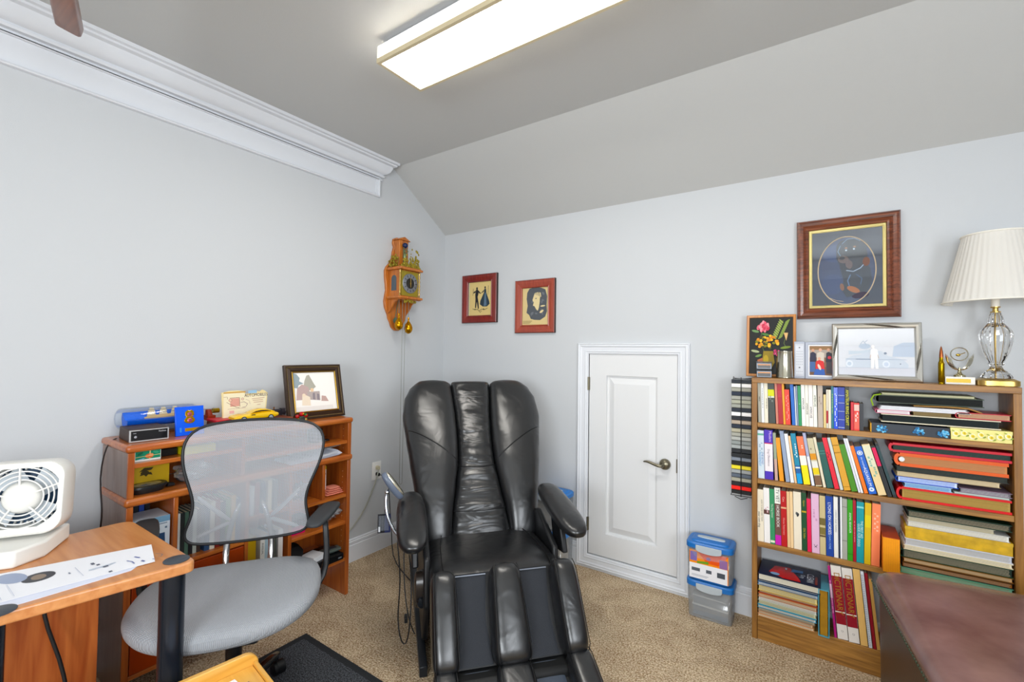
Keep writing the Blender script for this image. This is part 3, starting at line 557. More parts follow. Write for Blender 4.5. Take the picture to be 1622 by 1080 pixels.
# blue binder
t=thing('ring_binder','light blue binder standing upright with tan paper edges facing out','binder',(2.588,-.225,S4)); c=mat('#5fa3b5',.4)
G().box(-.0215,-.0175,0,.18,0,.212).box(.0175,.0215,0,.18,0,.212).box(-.0175,.0175,.0,.18,0,.004).box(-.0175,.0175,0,.18,.208,.212).obj('cover',c,t,bevel=.001)
G().box(-.0145,.0145,.006,.17,.005,.207).obj('paper',mat('#a87c24',.7,var=.15,vscale=30),t,smooth=False)
# ---- horizontal books and binders
def flat(name,label,cat,x0,x1,z0,z1,col,page=PAGE,yf=-.195,dep=.15,spine=None,group=None,t=.002,rough=.4,lines=0,lcol=None,rz=0,inset=.004,round_=0):
    cx=(x0+x1)/2; H=z1-z0-.0004; W=(x1-x0)/2; t=min(t,H/3.2)
    g=G(); g.box(-W,W,0,dep,0,t).box(-W,W,0,dep,H-t,H)
    if spine=='F': g.box(-W,W,0,t,t,H-t)
    elif spine=='L': g.prism([(-W+.0,0,t*.5)]+[(-W-.35*H*math.sin(a),0,H/2-(H/2)*math.cos(a)) for a in [math.pi*i/8 for i in range(1,8)]]+[(-W,0,H-t*.5)]+[(-W,0,H-t*1.5)]+[(-W-(.35*H-t)*math.sin(a),0,H/2+(H/2-t)*math.cos(a)) for a in [math.pi*i/8 for i in range(1,8)]]+[(-W,0,t*1.5)],(0,dep,0))
    elif spine=='R': g.box(W-t,W,0,dep,t,H-t)
    o=g.obj(name,mat(col,rough),None,smooth=False); o.location=(cx,yf,z0+.0002); o.rotation_euler[2]=rz; tag(o,label,cat,group)
    if spine!='F':
        p=G().box(-W+inset if spine!='L' else -W+.002,W-inset-(t if spine=='R' else 0),inset,dep-.003,t,H-t).obj('pages',mat(page,.8),o,smooth=False)
        if H>.009:
            g=G(); n=int((H-2*t)/.0028); r=random.Random(int(x1*1e3+z0*1e3))
            for i in range(n): a=r.uniform(0,.3); g.box(-W+inset+.002,W-inset-.003-a*.02,inset-.0006-r.random()*.0012,inset+.01,t+.0004+i*.0028,t+.0011+i*.0028)
            if n: g.obj('page_edges',mat(lcol or '#b8ac92',.8),o,smooth=False)
    return o
ga='binders and albums stacked on the top shelf'
o=flat('photo_album','navy album with blue flower print lying at the foot of the top stack','album',2.766,3.020,S1,S1+.043,'#1b2430',spine='F',group=ga,yf=-.2)
r=random.Random(3); it=[]
for cu in (.14,.62,.92):
    for k in range(30): a=r.uniform(0,6.28); q=r.uniform(0,1); it.append(('e',cu+.07*q*math.cos(a),.5+.38*q*math.sin(a),.017,.09,r.uniform(0,180),r.choice(['#2f7fb5','#4aa0d0','#1e5f92','#7cc0e0'])))
decal('flower_print',o,(-.127,-.0003,0),XP,ZP,YN,it,.254,.043); G().box(-.131,-.1272,.001,.14,.002,.041).obj('gold_edge',mat('#c79433',.4,.3),o)
bxx=bx('keepsake_box',-.088,.088,0,.13,0,.046,mat('#efe79a',.5),bevel=.001); bxx.location=(3.1115,-.2,S1+.0004); tag(bxx,'pale yellow box printed with cream roses on the top shelf','box')
G().box(-.089,.089,-.0008,.131,.034,.0475).obj('lid',mat('#f1e99c',.5),bxx)
it=[]
for cu in (.08,.22,.36,.50,.66,.80,.93):
    cv=r.uniform(.35,.65); it+=[('e',cu,cv,.055,.26,0,'#f7f2cd'),('e',cu+.01,cv,.035,.17,30,'#e8d860'),('e',cu+.012,cv,.015,.09,0,'#c9a83a'),('e',cu+.06,cv-.2,.03,.06,40,'#93a24a'),('e',cu-.04,cv+.25,.03,.05,-30,'#a9b25a')]
decal('rose_print',bxx,(-.088,-.0010,.001),XP,ZP,YN,it,.176,.044)
flat('photo_album','long black album edged in white under the red album','album',2.800,3.170,S1+.050,S1+.086,'#ded6bd','#202a2a',group=ga,t=.004,lcol='#141a1a',inset=.006)
flat('photo_album','red album lying at the right of the top stack','album',3.047,3.199,S1+.0868,S1+.112,'#b3172f','#c7a284',spine='L',group=ga,t=.003,lcol='#a8806a')
flat('notebook','tan notebook lying under the white magazines','notebook',2.905,3.030,S1+.0868,S1+.103,'#8d7a55','#8f7c58',group=ga,t=.001,lcol='#7a6a48')
flat('magazine','magazine with a pink spine under the white magazines','magazine',2.785,2.900,S1+.0868,S1+.1035,'#d96b8c','#f0e9ea',group='magazines on the top shelf',spine='L',t=.0015,lcol='#cfc2c8')
wm=['lowest of the three white magazines lying on the top shelf','middle of the three white magazines lying on the top shelf','topmost of the three white magazines lying on the top shelf']
for i,lb in enumerate(wm): flat('magazine',lb,'magazine',2.792+.003*i,3.086-.006*i,S1+.104+i*.0058,S1+.1095+i*.0058,'#e8e8ec','#f5f5f6',group='magazines on the top shelf',t=.0008)
en=G().loft([((-.11,.07,.003),YP*.06,ZP*.003,6),((0,.07,.006),YP*.06,ZP*.004,6),((.06,.07,.004),YP*.06,ZP*.004,6),((.10,.07,-.012),YP*.06,ZP*.003,6)],16).obj('envelope',mat('#b98f5a',.6)); en.location=(3.02,-.195,S1+.1235); tag(en,'brown kraft envelope drooping over the white magazines','envelope')
flat('photo_album','black album with green cord lying on top of the white magazines','album',2.790,3.124,S1+.134,S1+.168,'#2d3a24','#181c1a',spine='L',group=ga,t=.003,lcol='#0f1211')
G().tube([(2.80,-.197,S1+.171),(2.775,-.2,S1+.165),(2.765,-.2,S1+.145),(2.772,-.2,S1+.118)],.003,8).obj('cord',mat('#8fae3a',.5)); tag(bpy.context.scene.objects['cord'],'green cord hanging from the black album','cord')
flat('paper_stack','loose sage green papers on top of the black album','papers',2.800,3.100,S1+.1685,S1+.178,'#aeb28c','#c3c2a4',group=None,t=.0008)
gb='binders stacked on the second shelf'
flat('ring_binder','red binder at the very bottom of the second shelf stack','binder',2.868,3.197,S2,S2+.055,'#d01a24','#b89a5c',spine='L',group=gb,t=.009,lcol='#9c7f42')
flat('spiral_notebook','upper grey spiral notebook lying at the right on the red binder','notebook',3.048,3.199,S2+.064,S2+.082,'#8c7688','#6f6a70',group='notebooks on the second shelf',t=.0015,lcol='#d8d4da')
flat('spiral_notebook','lower grey-green spiral notebook lying at the right on the red binder','notebook',3.03,3.195,S2+.0552,S2+.0638,'#9aa59c','#c9d2cc',group='notebooks on the second shelf',t=.001,lcol='#7a857c')
flat('folder','white and pale blue folder lying under the blue folder','folder',2.875,3.028,S2+.0552,S2+.074,'#cfe0ee','#9fc3e0',t=.001,lcol='#5c86b0')
flat('folder','bright blue plastic folder in the middle of the second shelf stack','folder',2.855,3.046,S2+.0745,S2+.098,'#1a4fc0','#dbe6f2',spine='L',t=.002,lcol='#3a6fd0')
flat('paper_stack','cream papers lying under the black folder on the second shelf','papers',2.850,3.168,S2+.0985,S2+.119,'#bfa985','#d9c8a6',t=.001)
flat('folder','black folder lying under the orange binder','folder',2.848,3.190,S2+.1195,S2+.142,'#1f231f','#2a2f2a',t=.002,lcol='#4a4f4a')
flat('ring_binder','orange binder with a round finger hole, under the big red binder','binder',2.862,3.190,S2+.1425,S2+.199,'#d9601e','#c98a5c',spine='L',group=gb,t=.013,lcol='#a88a6c')
G().lathe([(.0,0),(.010,0),(.010,.002),(.006,.002)],(2.868,-.1955,S2+.172),YN,16).obj('finger_ring',mat('#c8ccd0',.3,.8)); tag(bpy.context.scene.objects['finger_ring'],'metal finger ring in the orange binder','binder ring')
flat('ring_binder','big crimson binder on top of the second shelf stack','binder',2.838,3.199,S2+.1995,S2+.240,'#c0132f','#243430',spine='L',group=gb,t=.010,lcol='#4a5a54')
gc='folders and albums stacked on the third shelf'
for z0,z1,x0,c,p,lb,nm,ct,sp in [(.0,.024,2.860,'#7fc7a4','#8fd0b0','mint green folder at the bottom of the third shelf stack','folder','folder',None),
 (.0245,.046,2.866,'#2a2620','#a8662c','dark thin album above the mint green folder','photo_album','album',None),
 (.0465,.066,2.870,'#8a5a22','#e0b98a','brown folder full of papers above the dark album','folder','folder',None),
 (.0665,.100,2.868,'#123a26','#1c2f26','dark green ledger below the cream ledger','ledger','album',"L"),
 (.1005,.120,2.872,'#e9dcba','#efe6cc','cream ledger between white and dark green ones','ledger','album',None),
 (.1205,.150,2.876,'#e9e9ee','#c4c8d2','white ledger under the gold box','ledger','album',None)]:
    flat(nm,lb,ct,x0,3.199,S3+z0,S3+z1,c,p,spine=sp,group=gc,t=.0025)
b=bx('gift_box',-.160,.160,0,.15,0,.050,mat('#c9a23f',.5,var=.25,vscale=25),bevel=.001); b.location=(3.038,-.197,S3+.1508); tag(b,'gold marbled flat box in the third shelf stack','box')
G().box(-.161,.161,-.001,.151,.038,.0505).obj('lid',mat('#cfa845',.5,var=.25,vscale=25),b)
flat('paper_stack','white papers lying on the gold box','papers',2.885,3.192,S3+.2020,S3+.2245,'#dcdcd8','#ecebe4',t=.001)
flat('folder','cream folder lying on the white papers','folder',2.885,3.15,S3+.225,S3+.242,'#dcd5bd','#b9b29c',t=.001)
flat('photo_album','dark green album on top of the third shelf stack','album',2.885,3.197,S3+.2425,S3+.270,'#14301f','#1a241e',t=.003,group=gc)
# bottom-left pile
gm='magazines piled at the left of the bottom shelf'
pile=[(.010,.0,.245,'#e9b17c','#f3e4cc','cream and orange magazine at the very bottom of the pile'),(.012,.004,.244,'#d8a07a','#e9c8a4','peach booklet, second from the bottom of the pile'),(.014,.002,.25,'#b7a48a','#c9b79c','tan magazine with mauve edge low in the pile'),
(.012,.0,.254,'#3f9ec4','#f0f0e8','thin magazine with a sky blue corner in the pile'),(.016,.004,.256,'#dfe3c0','#ece5bc','pale yellow-green booklet in the middle of the pile'),(.016,.003,.258,'#c9d2c4','#f4f2ea','white booklet with dark flecks in the pile'),(.014,.006,.26,'#c47448','#e3bf98','tan book with a rust cover in the pile'),
(.010,.008,.262,'#b3281e','#caa07c','thin red covered booklet in the pile'),(.022,.004,.262,'#e3bf5c','#efdc9c','thick yellow book in the pile'),(.013,.0,.262,'#5d86b4','#cfdbe8','light blue magazine, lower of the two blue ones'),(.014,.0,.262,'#2d4f78','#a9bfd6','dark blue magazine, upper of the two blue ones')]
z=S4
r=random.Random(9)
for th,dx,wd,c,p,lb in pile:
    th*=1.19
    flat('magazine',lb,'magazine',2.330+dx*.5-.012,2.330+dx*.5-.012+wd-dx-.012,z,z+th,c,p,group=gm,t=.0012,yf=-.2-r.uniform(0,.012),dep=.15,lcol='#a49c8c'); z+=th+.0003
o=flat('book','large navy picture book with a red cover photo on top of the pile','book',2.322,2.576,z,z+.032,'#131c3a','#f0ece0',yf=-.225,dep=.19,group=gm,t=.003,lcol='#cfc8b4')
decal('cover_print',o,(-.125,0,.0322),XP,YP,ZP,[('p',[(.16,.25),(.24,.72),(.5,.80),(.56,.55),(.66,.28),(.70,.04),(.40,.03),(.26,.2)],'#c9141f'),('e',.36,.55,.06,.1,0,'#e8333a'),('r',.42,.62,.45,.72,'#dfe8f2'),('p',[(.52,.55),(.72,.62),(.72,.78),(.54,.74)],'#3f78b8'),('e',.27,.2,.08,.08,0,'#8fb4dc'),('r',.92,.1,.96,.6,'#7c2a24')],.25,.185,rough=.25)
text('CLEAN',.04,o,(.085,.075,.0338),YN,XP,'#e6eef8',sx=.8); text('Gray',.026,o,(.055,.075,.0338),YN,XP,'#cfdcec',sx=.8)
# ================================================================= THINGS ON TOP OF THE BOOKCASE
TZ=1.2872
# floral still life leaning against the wall
th=R(5)
t=thing('framed_picture','small orange wood framed flower still life on black leaning on the wall','picture',(2.362,-.0545,TZ),rot=(-th,0,0))
W,H=.226,.325
G().rings([(a-W/2,b-W/2,c,d,k) for a,b,c,d,k in fframe(W,H,[(0,0),(0,.014),(.002,.016),(.012,.014),(.014,.008)])],O=(0,.0,0),cap=False).obj('frame',wood('orange_pine','#b06a24','#cf8a3c','z',6,.4,.2),t,ang=.4)
w_,h_=W-.028,H-.028; r=random.Random(12)
it=[('r',0,0,1,1,'#10120f')]
it+=[('l',[(.30,.82),(.26,.55),(.36,.38)],.003,'#4c6a35'),('l',[(.62,.62),(.70,.78),(.78,.94)],.003,'#7d8c3a'),('l',[(.84,.66),(.80,.54),(.86,.46)],.003,'#5c6a32')]
for k in range(9):
    v=.62+k*.035; it+=[('e',.66+.02*k-.08,v+.03,.07,.014,130,'#98a85a'),('e',.66+.02*k+.06,v+.03,.07,.014,40,'#7f9348')]
it+=[('e',.14,.76,.09,.022,-15,'#6e8f5e'),('e',.38,.70,.09,.022,-15,'#4f7a3c'),('e',.14,.40,.1,.022,-12,'#a8b088'),('e',.22,.32,.08,.02,20,'#6e8f4e'),('e',.84,.47,.12,.022,10,'#7c8f3a')]
for k in range(40): a=r.uniform(0,6.28);q=r.uniform(0,1)**.5; it.append(('e',.32+.13*q*math.cos(a),.83+.09*q*math.sin(a),.03,.03,0,r.choice(['#d8566c','#e77c8c','#c43a52','#ef9aa4'])))
for k in range(60): a=r.uniform(0,6.28);q=r.uniform(0,1)**.5; it.append(('e',.42+.26*q*math.cos(a),.56+.12*q*math.sin(a),.035,.022,r.uniform(0,180),r.choice(['#e2a22e','#d48a20','#f0bc4a','#7c7a22','#3f3a14'])))
for k in range(18): a=r.uniform(0,6.28);q=r.uniform(0,1)**.5; it.append(('e',.66+.09*q*math.cos(a),.37+.05*q*math.sin(a),.025,.02,0,r.choice(['#d8447c','#e8709a','#b52f5e'])))
it+=[('p',[(.80,.72),(.90,.72),(.86,.58)],'#d8b07a'),('p',[(.34,.40),(.56,.40),(.60,.2),(.54,.12),(.36,.12),(.31,.2)],'#8f7a14'),('e',.40,.25,.06,.08,0,'#b59a24'),('p',[(.2,.24),(.32,.28),(.34,.12),(.22,.12)],'#b06a44'),('p',[(.62,.30),(.74,.22),(.76,.02),(.64,.02)],'#4a3414')]
decal('print',t,(-w_/2,-.009,.014),XP,ZP,YN,it,w_,h_)
# tiny silver block holder
t=thing('card_holder','small stacked chrome card holder in front of the flower picture','card holder',(2.340,-.135,TZ),rotz=R(6))
g=G(); g.box(-.034,.034,-.018,.018,0,.034).box(-.036,.033,-.020,.016,.036,.040).box(-.035,.034,-.018,.018,.042,.074).box(-.037,.036,-.021,.019,.0755,.080)
g.obj('holder',mat('#6e7278',.4,.7),t,bevel=.002)
G().box(-.028,.028,-.0205,-.0185,.006,.028).box(-.028,.028,-.0205,-.0185,.048,.068).obj('slot',mat('#2b2724',.3),t)
G().box(-.028,.028,-.0212,-.0206,.022,.027).box(-.028,.028,-.0212,-.0206,.062,.067).obj('card_edge',mat('#e0a070',.5),t)
# pewter cup (upside-down taper: wider at the foot)
t=G().lathe([(.036,0),(.0385,.002),(.038,.008),(.037,.010),(.032,.125),(.0335,.131),(.0335,.134),(.031,.134),(.030,.126),(.034,.010),(0,.008)],n=40,cap=False).obj('pewter_cup',mat('#b7b3a4',.22,.95,name='pewter_cup')); t.location=(2.4285,-.118,TZ+.0003)
tag(t,'pewter cup beside the chrome card holder','cup')
# folding double frame: perpetual calendar and photo
AL=mat('#a2a6b0',.5,.4,name='satin_aluminium')
t=thing('double_framed_photo','folding silver frame with a calendar panel and a photo of four people','photo frame',(2.5150,-.092,TZ))
c1=G().box(-.046,-.001,-.006,.006,0,.183).obj('calendar_panel',AL,t,bevel=.001)
decal('calendar_print',c1,(-.042,-.0065,.012),XP,ZP,YN,[('r',0,0,1,1,'#c9ccd4'),('r',.08,.06,.92,.94,'#d8dbe2'),('e',.5,.88,.09,.02,0,'#5c6068'),('e',.5,.26,.10,.022,0,'#5c6068')]+[('e',x,v,.045,.010,0,'#8d929c') for x in (.2,.4,.6,.8) for v in (.36,.44,.52,.60,.68,.76,.14)],.037,.16)
c2=G().rings([(a,b,c,d,k) for a,b,c,d,k in [(0,.122,0,.180,-.006),(0,.122,0,.180,.006),(.012,.110,.012,.168,.006),(.012,.110,.012,.168,.002)]],O=(.001,0,0)).obj('photo_frame',AL,t,bevel=.0005)
decal('photo',c2,(.013,-.0022,.012),XP,ZP,YN,[('r',0,0,1,1,'#f0f0f0'),('r',.05,.04,.95,.96,'#7c5a44'),('r',.05,.6,.95,.84,'#a89c92'),('r',.05,.84,.95,.96,'#8d6a44'),('r',.05,.04,.95,.3,'#6b4a34'),
 ('e',.18,.82,.06,.05,0,'#c99a80'),('p',[(.06,.46),(.08,.74),(.18,.78),(.30,.72),(.30,.46)],'#1d1d38'),('p',[(.06,.14),(.06,.46),(.26,.46),(.26,.14)],'#3f5f95'),
 ('e',.46,.84,.06,.05,0,'#d8a890'),('p',[(.32,.44),(.34,.74),(.46,.78),(.60,.74),(.60,.44)],'#cfc6b8'),('e',.76,.84,.06,.05,0,'#c99a80'),('p',[(.66,.46),(.68,.74),(.76,.78),(.92,.72),(.92,.46)],'#1b1a2c'),('p',[(.68,.10),(.68,.46),(.90,.46),(.90,.10)],'#3b3238'),('e',.80,.6,.07,.05,0,'#c4283a'),
 ('e',.42,.56,.06,.05,0,'#d8a890'),('p',[(.28,.24),(.30,.48),(.42,.52),(.58,.48),(.62,.24),(.44,.16)],'#cf2a2a'),('p',[(.2,.05),(.28,.24),(.6,.24),(.64,.05)],'#2f5aa8'),('e',.42,.3,.05,.1,20,'#e8cfc0')],.108,.155)
G().tube([(0,0,.002),(0,0,.18)],.003,8).obj('hinge',AL,t)
# big silver frame with an old car photo
t=thing('framed_photo','wide silver frame with a photo of a man by a vintage car, painted pale with glare','photo frame',(2.787,-.118,TZ),rot=(-R(7),0,0))
W,H=.326,.268
G().rings([(a-W/2,b-W/2,c,d,k) for a,b,c,d,k in fframe(W,H,[(0,0),(0,.012),(.004,.018),(.012,.021),(.020,.018),(.025,.012),(.026,.008)])],cap=False).obj('frame',mat('#d2d0c9',.33,.92,name='polished_silver'),t,ang=.5)
g=G(); r=random.Random(2)
def ridge(u0,v0,u1,v1): g.tube([(u0+(u1-u0)*k/5-W/2,-.016-.006*math.sin(math.pi*k/5),v0+(v1-v0)*k/5) for k in range(6)],[.0006,.0016,.002,.002,.0016,.0006],6)
for k in range(4): d_=.010*k; ridge(.11+d_,H-.004,.24+d_,H-.023); ridge(.06+d_,.022,.22+d_,.004)
for k in range(4): d_=.012*k; ridge(.004,.09+d_,.022,.19+d_); ridge(W-.022,.04+d_,W-.004,.15+d_)
g.obj('ridges',mat('#7d7b74',.25,.9),t)
w_,h_=W-.052,H-.052
decal('photo',t,(-w_/2,-.0085,.026),XP,ZP,YN,[('r',0,0,1,1,'#f3f5fa'),('r',0,0,1,.16,'#eceef6'),('p',[(.72,.40),(.74,.62),(.80,.66),(.86,.70),(1,.70),(1,.40)],'#d4e0f0'),('e',.36,.62,.08,.06,0,'#d0ddec'),('l',[(.30,.66),(.34,.74),(.38,.66)],.002,'#aebfd2'),('l',[(.36,.70),(.40,.76)],.002,'#aebfd2'),  # print colours whitened to stand in for window glare on the glass
 ('p',[(.10,.16),(.10,.34),(.2,.42),(.30,.44),(.38,.52),(.58,.52),(.66,.42),(.86,.34),(.92,.24),(.92,.16)],'#e2eaf4'),('p',[(.14,.52),(.30,.52),(.44,.56),(.44,.50),(.30,.46),(.14,.44)],'#dde8f2'),('r',.10,.335,.44,.345,'#a8b8cc'),('r',.52,.335,.9,.342,'#a8b8cc'),('e',.15,.24,.05,.075,0,'#eef3fb'),('e',.15,.24,.028,.042,0,'#cdd9e6'),('e',.64,.24,.05,.075,0,'#eef3fb'),('e',.64,.24,.03,.045,0,'#d6e0ee'),
 ('l',[(.24,.34),(.45,.34)],.004,'#8f9cb0'),('e',.63,.47,.02,.025,0,'#8b98ab'),('e',.47,.61,.022,.035,0,'#efe8e6'),('p',[(.43,.40),(.44,.54),(.48,.58),(.53,.54),(.54,.40)],'#f6f3f2'),('p',[(.44,.14),(.44,.42),(.53,.42),(.54,.14),(.50,.14),(.49,.36),(.48,.14)],'#f1efec'),('l',[(.44,.44),(.43,.36)],.002,'#c9b4a8'),('l',[(.53,.44),(.545,.36)],.002,'#c9b4a8'),('l',[(.0,.155),(1,.17)],.0015,'#c9d0dc'),('e',.82,.25,.008,.012,0,'#7d8798')],w_,h_)
G().box(-w_/2,w_/2,-.0105,-.0098,.026,.026+h_).obj('glass_pane',thin_glass('picture_glass',.10),t,smooth=False)
G().prism([(-.03,.004,.2),(.03,.004,.2),(.04,.075,.012),(-.04,.075,.012)],(0,.003,0)).obj('easel_back',BLACKP,t)
# cartridge
t=thing('rifle_cartridge','large brass rifle cartridge standing between silver frame and trophy','cartridge',(3.0075,-.13,TZ))
G().lathe([(.0108,0),(.0108,.003),(.0095,.005),(.0095,.008),(.0108,.010),(.0105,.086),(.0095,.092),(.0072,.098),(.0070,.112)],n=24).obj('case',mat('#8f7420',.25,.9,name='brass_case'),t)
G().lathe([(.0068,.112),(.0068,.120),(.0055,.138),(.0030,.154),(0,.163)],n=24,cap=False).obj('bullet_tip',mat('#9a5a3a',.3,.85),t)
# trophy
t=thing('trophy','small silver winged trophy on a white marble base','trophy',(3.066,-.118,TZ))
b_=G().box(-.048,.044,-.022,.022,0,.032).obj('marble_base',mat('#eeece6',.25,var=.08,vscale=30),t,bevel=.002)
G().box(-.045,.030,-.0228,-.0222,.008,.024).obj('name_plate',mat('#a8904a',.35,.7),b_)
g=G().lathe([(.020,.032),(.019,.038),(.008,.046),(.005,.058),(.004,.070)],n=20)
g.obj('stem',mat('#c9c1a0',.15,1),t)
for s in (-1,1):
    g=G(); 
    for k in range(5):
        a0=-.1+.16*k; pts=[(s*(.003+ (.040-.004*k)*math.sin(x)),-.002*k,.062+ (.050+.010*(4-k)*.5)*(1-math.cos(x))) for x in [i*.22 for i in range(8)]]
        g.tube(pts,[.0035,.004,.0042,.004,.0036,.003,.002,.0008],6)
    g.obj('wing',mat('#d6d2c2',.1,1,name='trophy_silver'),t)
G().tube([(.027*math.cos(a),0,.128+.027*math.sin(a)) for a in [i*math.pi/12 for i in range(24)]],.0022,8,closed=True).obj('ring',mat('#d6d2c2',.1,1,name='trophy_silver'),t)
G().ell((-.004,-.002,.124),.008,.006,.006,12,8).tube([(.0,0,.125),(.018,0,.134)],.0018,6).obj('bird',mat('#b9a25a',.2,.9),t)
# table lamp
t=thing('table_lamp','cut crystal table lamp with a white pleated shade at the right edge','lamp',(3.176,-.115,TZ))
g=G(); k=8; 
for r0,r1,z0,z1 in ((.062,.062,0,.022),(.060,.046,.022,.030)):
    g.loft([((0,0,z0),XP*r0,YP*r0*.9,5),((0,0,z1),XP*r1,YP*r1*.9,5)],24)
g.obj('brass_foot',BRASS,t,bevel=.002)
GL=mat('#ffffff',.02,trans=1,ior=1.5,name='crystal'); prof=[(.044,.031),(.046,.036),(.038,.050),(.020,.068),(.016,.078),(.020,.084),(.024,.088),(.020,.094),(.026,.106),(.038,.140),(.047,.180),(.049,.205),(.044,.225),(.030,.245),(.022,.256),(.024,.262),(.020,.285),(.014,.300)]
vs=[];n=32
for r_,z in prof:
    for j in range(n):
        a=2*math.pi*j/n; q=r_*(1+(.07 if j%4<2 else -.03)); vs.append((q*math.cos(a),q*math.sin(a),z))
kk=len(prof); g=G().add(vs,[(i*n+j,i*n+(j+1)%n,(i+1)*n+(j+1)%n,(i+1)*n+j) for i in range(kk-1) for j in range(n)]+[tuple(range(n))[::-1],tuple(range((kk-1)*n,kk*n))])
g.obj('crystal_body',GL,t,smooth=False)
G().cyl((0,0,.032),(0,0,.30),.004,n=10).obj('rod',BRASS,t)
G().lathe([(.016,.300),(.016,.304),(.009,.306),(.009,.318),(.015,.320),(.015,.324)],n=20).obj('brass_collar',BRASS,t)
G().cyl((0,0,.324),(0,0,.362),.013,n=20).obj('socket',mat('#e8e4da',.4),t)
G().lathe([(.013,.362),(.018,.372),(.026,.378),(.012,.384)],n=20).obj('socket_cap',BRASS,t)
vs=[];n=180; RB,RT,ZB,ZT=.160,.098,.345,.622
for i in range(7):
    f=i/6
    for j in range(n):
        a=2*math.pi*j/n; q=(RB+(RT-RB)*f)*(1+(.011*(1-f*.3))*math.sin(j*math.pi/2)*(1)) ; vs.append((q*math.cos(a),q*math.sin(a),ZB+(ZT-ZB)*f))
g=G().add(vs,[(i*n+j,i*n+(j+1)%n,(i+1)*n+(j+1)%n,(i+1)*n+j) for i in range(6) for j in range(n)])
sh=bpy.data.materials.new('pleated_fabric'); sh.use_nodes=True; nn=sh.node_tree; b=nn.nodes['Principled BSDF']; b.inputs['Base Color'].default_value=lin('#f4f1ea'); b.inputs['Roughness'].default_value=.9
tr=nn.nodes.new('ShaderNodeBsdfTranslucent'); tr.inputs[0].default_value=lin('#f4f1ea'); mx=nn.nodes.new('ShaderNodeMixShader'); mx.inputs[0].default_value=.3
nn.links.new(b.outputs[0],mx.inputs[1]); nn.links.new(tr.outputs[0],mx.inputs[2]); nn.links.new(mx.outputs[0],nn.nodes['Material Output'].inputs[0])
s_=g.obj('shade',sh,t,ang=3)
for q,z in ((RB+.0015,ZB),(RT+.002,ZT)): G().tube([(q*math.cos(a),q*math.sin(a),z) for a in [i*math.pi/36 for i in range(72)]],.0035,8,closed=True).obj('shade_trim',mat('#f2efe6',.8),s_)
g=G()
for a in (0,2.09,4.18): g.tube([(0,0,.60),(RT*math.cos(a),RT*math.sin(a),.615)],.0015,6)
g.cyl((0,0,.37),(0,0,.62),.002,n=8).obj('harp',BRASS,s_)
# ================================================================= CASSETTE RACK
t=thing('cassette_rack','black wire rack full of cassette cases hanging beside the bookcase','rack',(2.233,-.075,.67))
g=G()
for y in (.036,-.052):
    for x in ((-.049,.049) if y>0 else (.0,)): g.tube([(x,y,-.01),(x,y,.612)],.0022,8)
for z in (-.006,.606): g.tube([(-.049,.036,z),(-.049 if z<0 else -.03,-.05,z),(.049 if z<0 else .03,-.05,z),(.049,.036,z)],.0022,8)
g.tube([(-.03,-.05,-.012),(0,-.054,-.022),(.03,-.05,-.012)],.0022,8)
g.obj('wire_frame',BLACKP,t)
cc=[('#111214','black',0),('#d8281e','bright red',0),('#16171a','black',0),('#8e8d80','grey',0),('#4c5560','slate grey',0),('#8b8f90','grey',0),('#cdbf4a','yellow',0),('#141310','black',0),('#6f7680','grey',0),('#15181b','black',-.006),('#1b1e22','black',0),('#8d9291','grey',0),('#7d8280','grey',0),('#9a9c98','grey',0),('#8f8f86','grey',0),('#9a9684','grey-tan',0),('#1a2230','navy black',0),('#9a8e80','grey-tan',0),('#171b22','black',0),('#e6e9ea','white',0),('#1c232e','navy black',0),('#8a8c84','grey',0),('#949688','grey',0),('#8f9088','grey',0),('#1d2635','navy black',0),('#8e8e85','grey',0),('#e8e8e4','white',0),('#1d222a','navy black',0)]
z=.67+.002; dz=.0214
nm_={'grey':0,'black':0,'navy black':0,'white':0,'grey-tan':0}
def ordn(n): return ['first','second','third','fourth','fifth','sixth','seventh','eighth','ninth','tenth','eleventh','twelfth'][n]
tot={}
for c,nmx,_ in cc: tot[nmx]=tot.get(nmx,0)+1
for i,(c,nmx,dy) in enumerate(cc):
    nm_[nmx]=nm_.get(nmx,0)+1
    lb=('%s cassette case in the wire rack'%nmx if tot[nmx]==1 else '%s cassette case in the wire rack, %s %s one from the bottom'%(nmx,ordn(nm_[nmx]-1),nmx))
    o=G().box(-.047,.047,-.05,.032,0,dz-.0015).obj('cassette_case',mat(c,.3,.0),None,bevel=.001); o.location=(2.233,-.073+dy,z+i*dz+.0002); tag(o,lb,'cassette','cassette cases in the wire rack')
    G().box(-.045,.045,-.0506,-.0498,.003,dz-.0045).obj('label_card',mat('#%02x%02x%02x'%tuple(min(255,int(int(c[k:k+2],16)*1.15)+6) for k in (1,3,5)),.6),o,smooth=False)
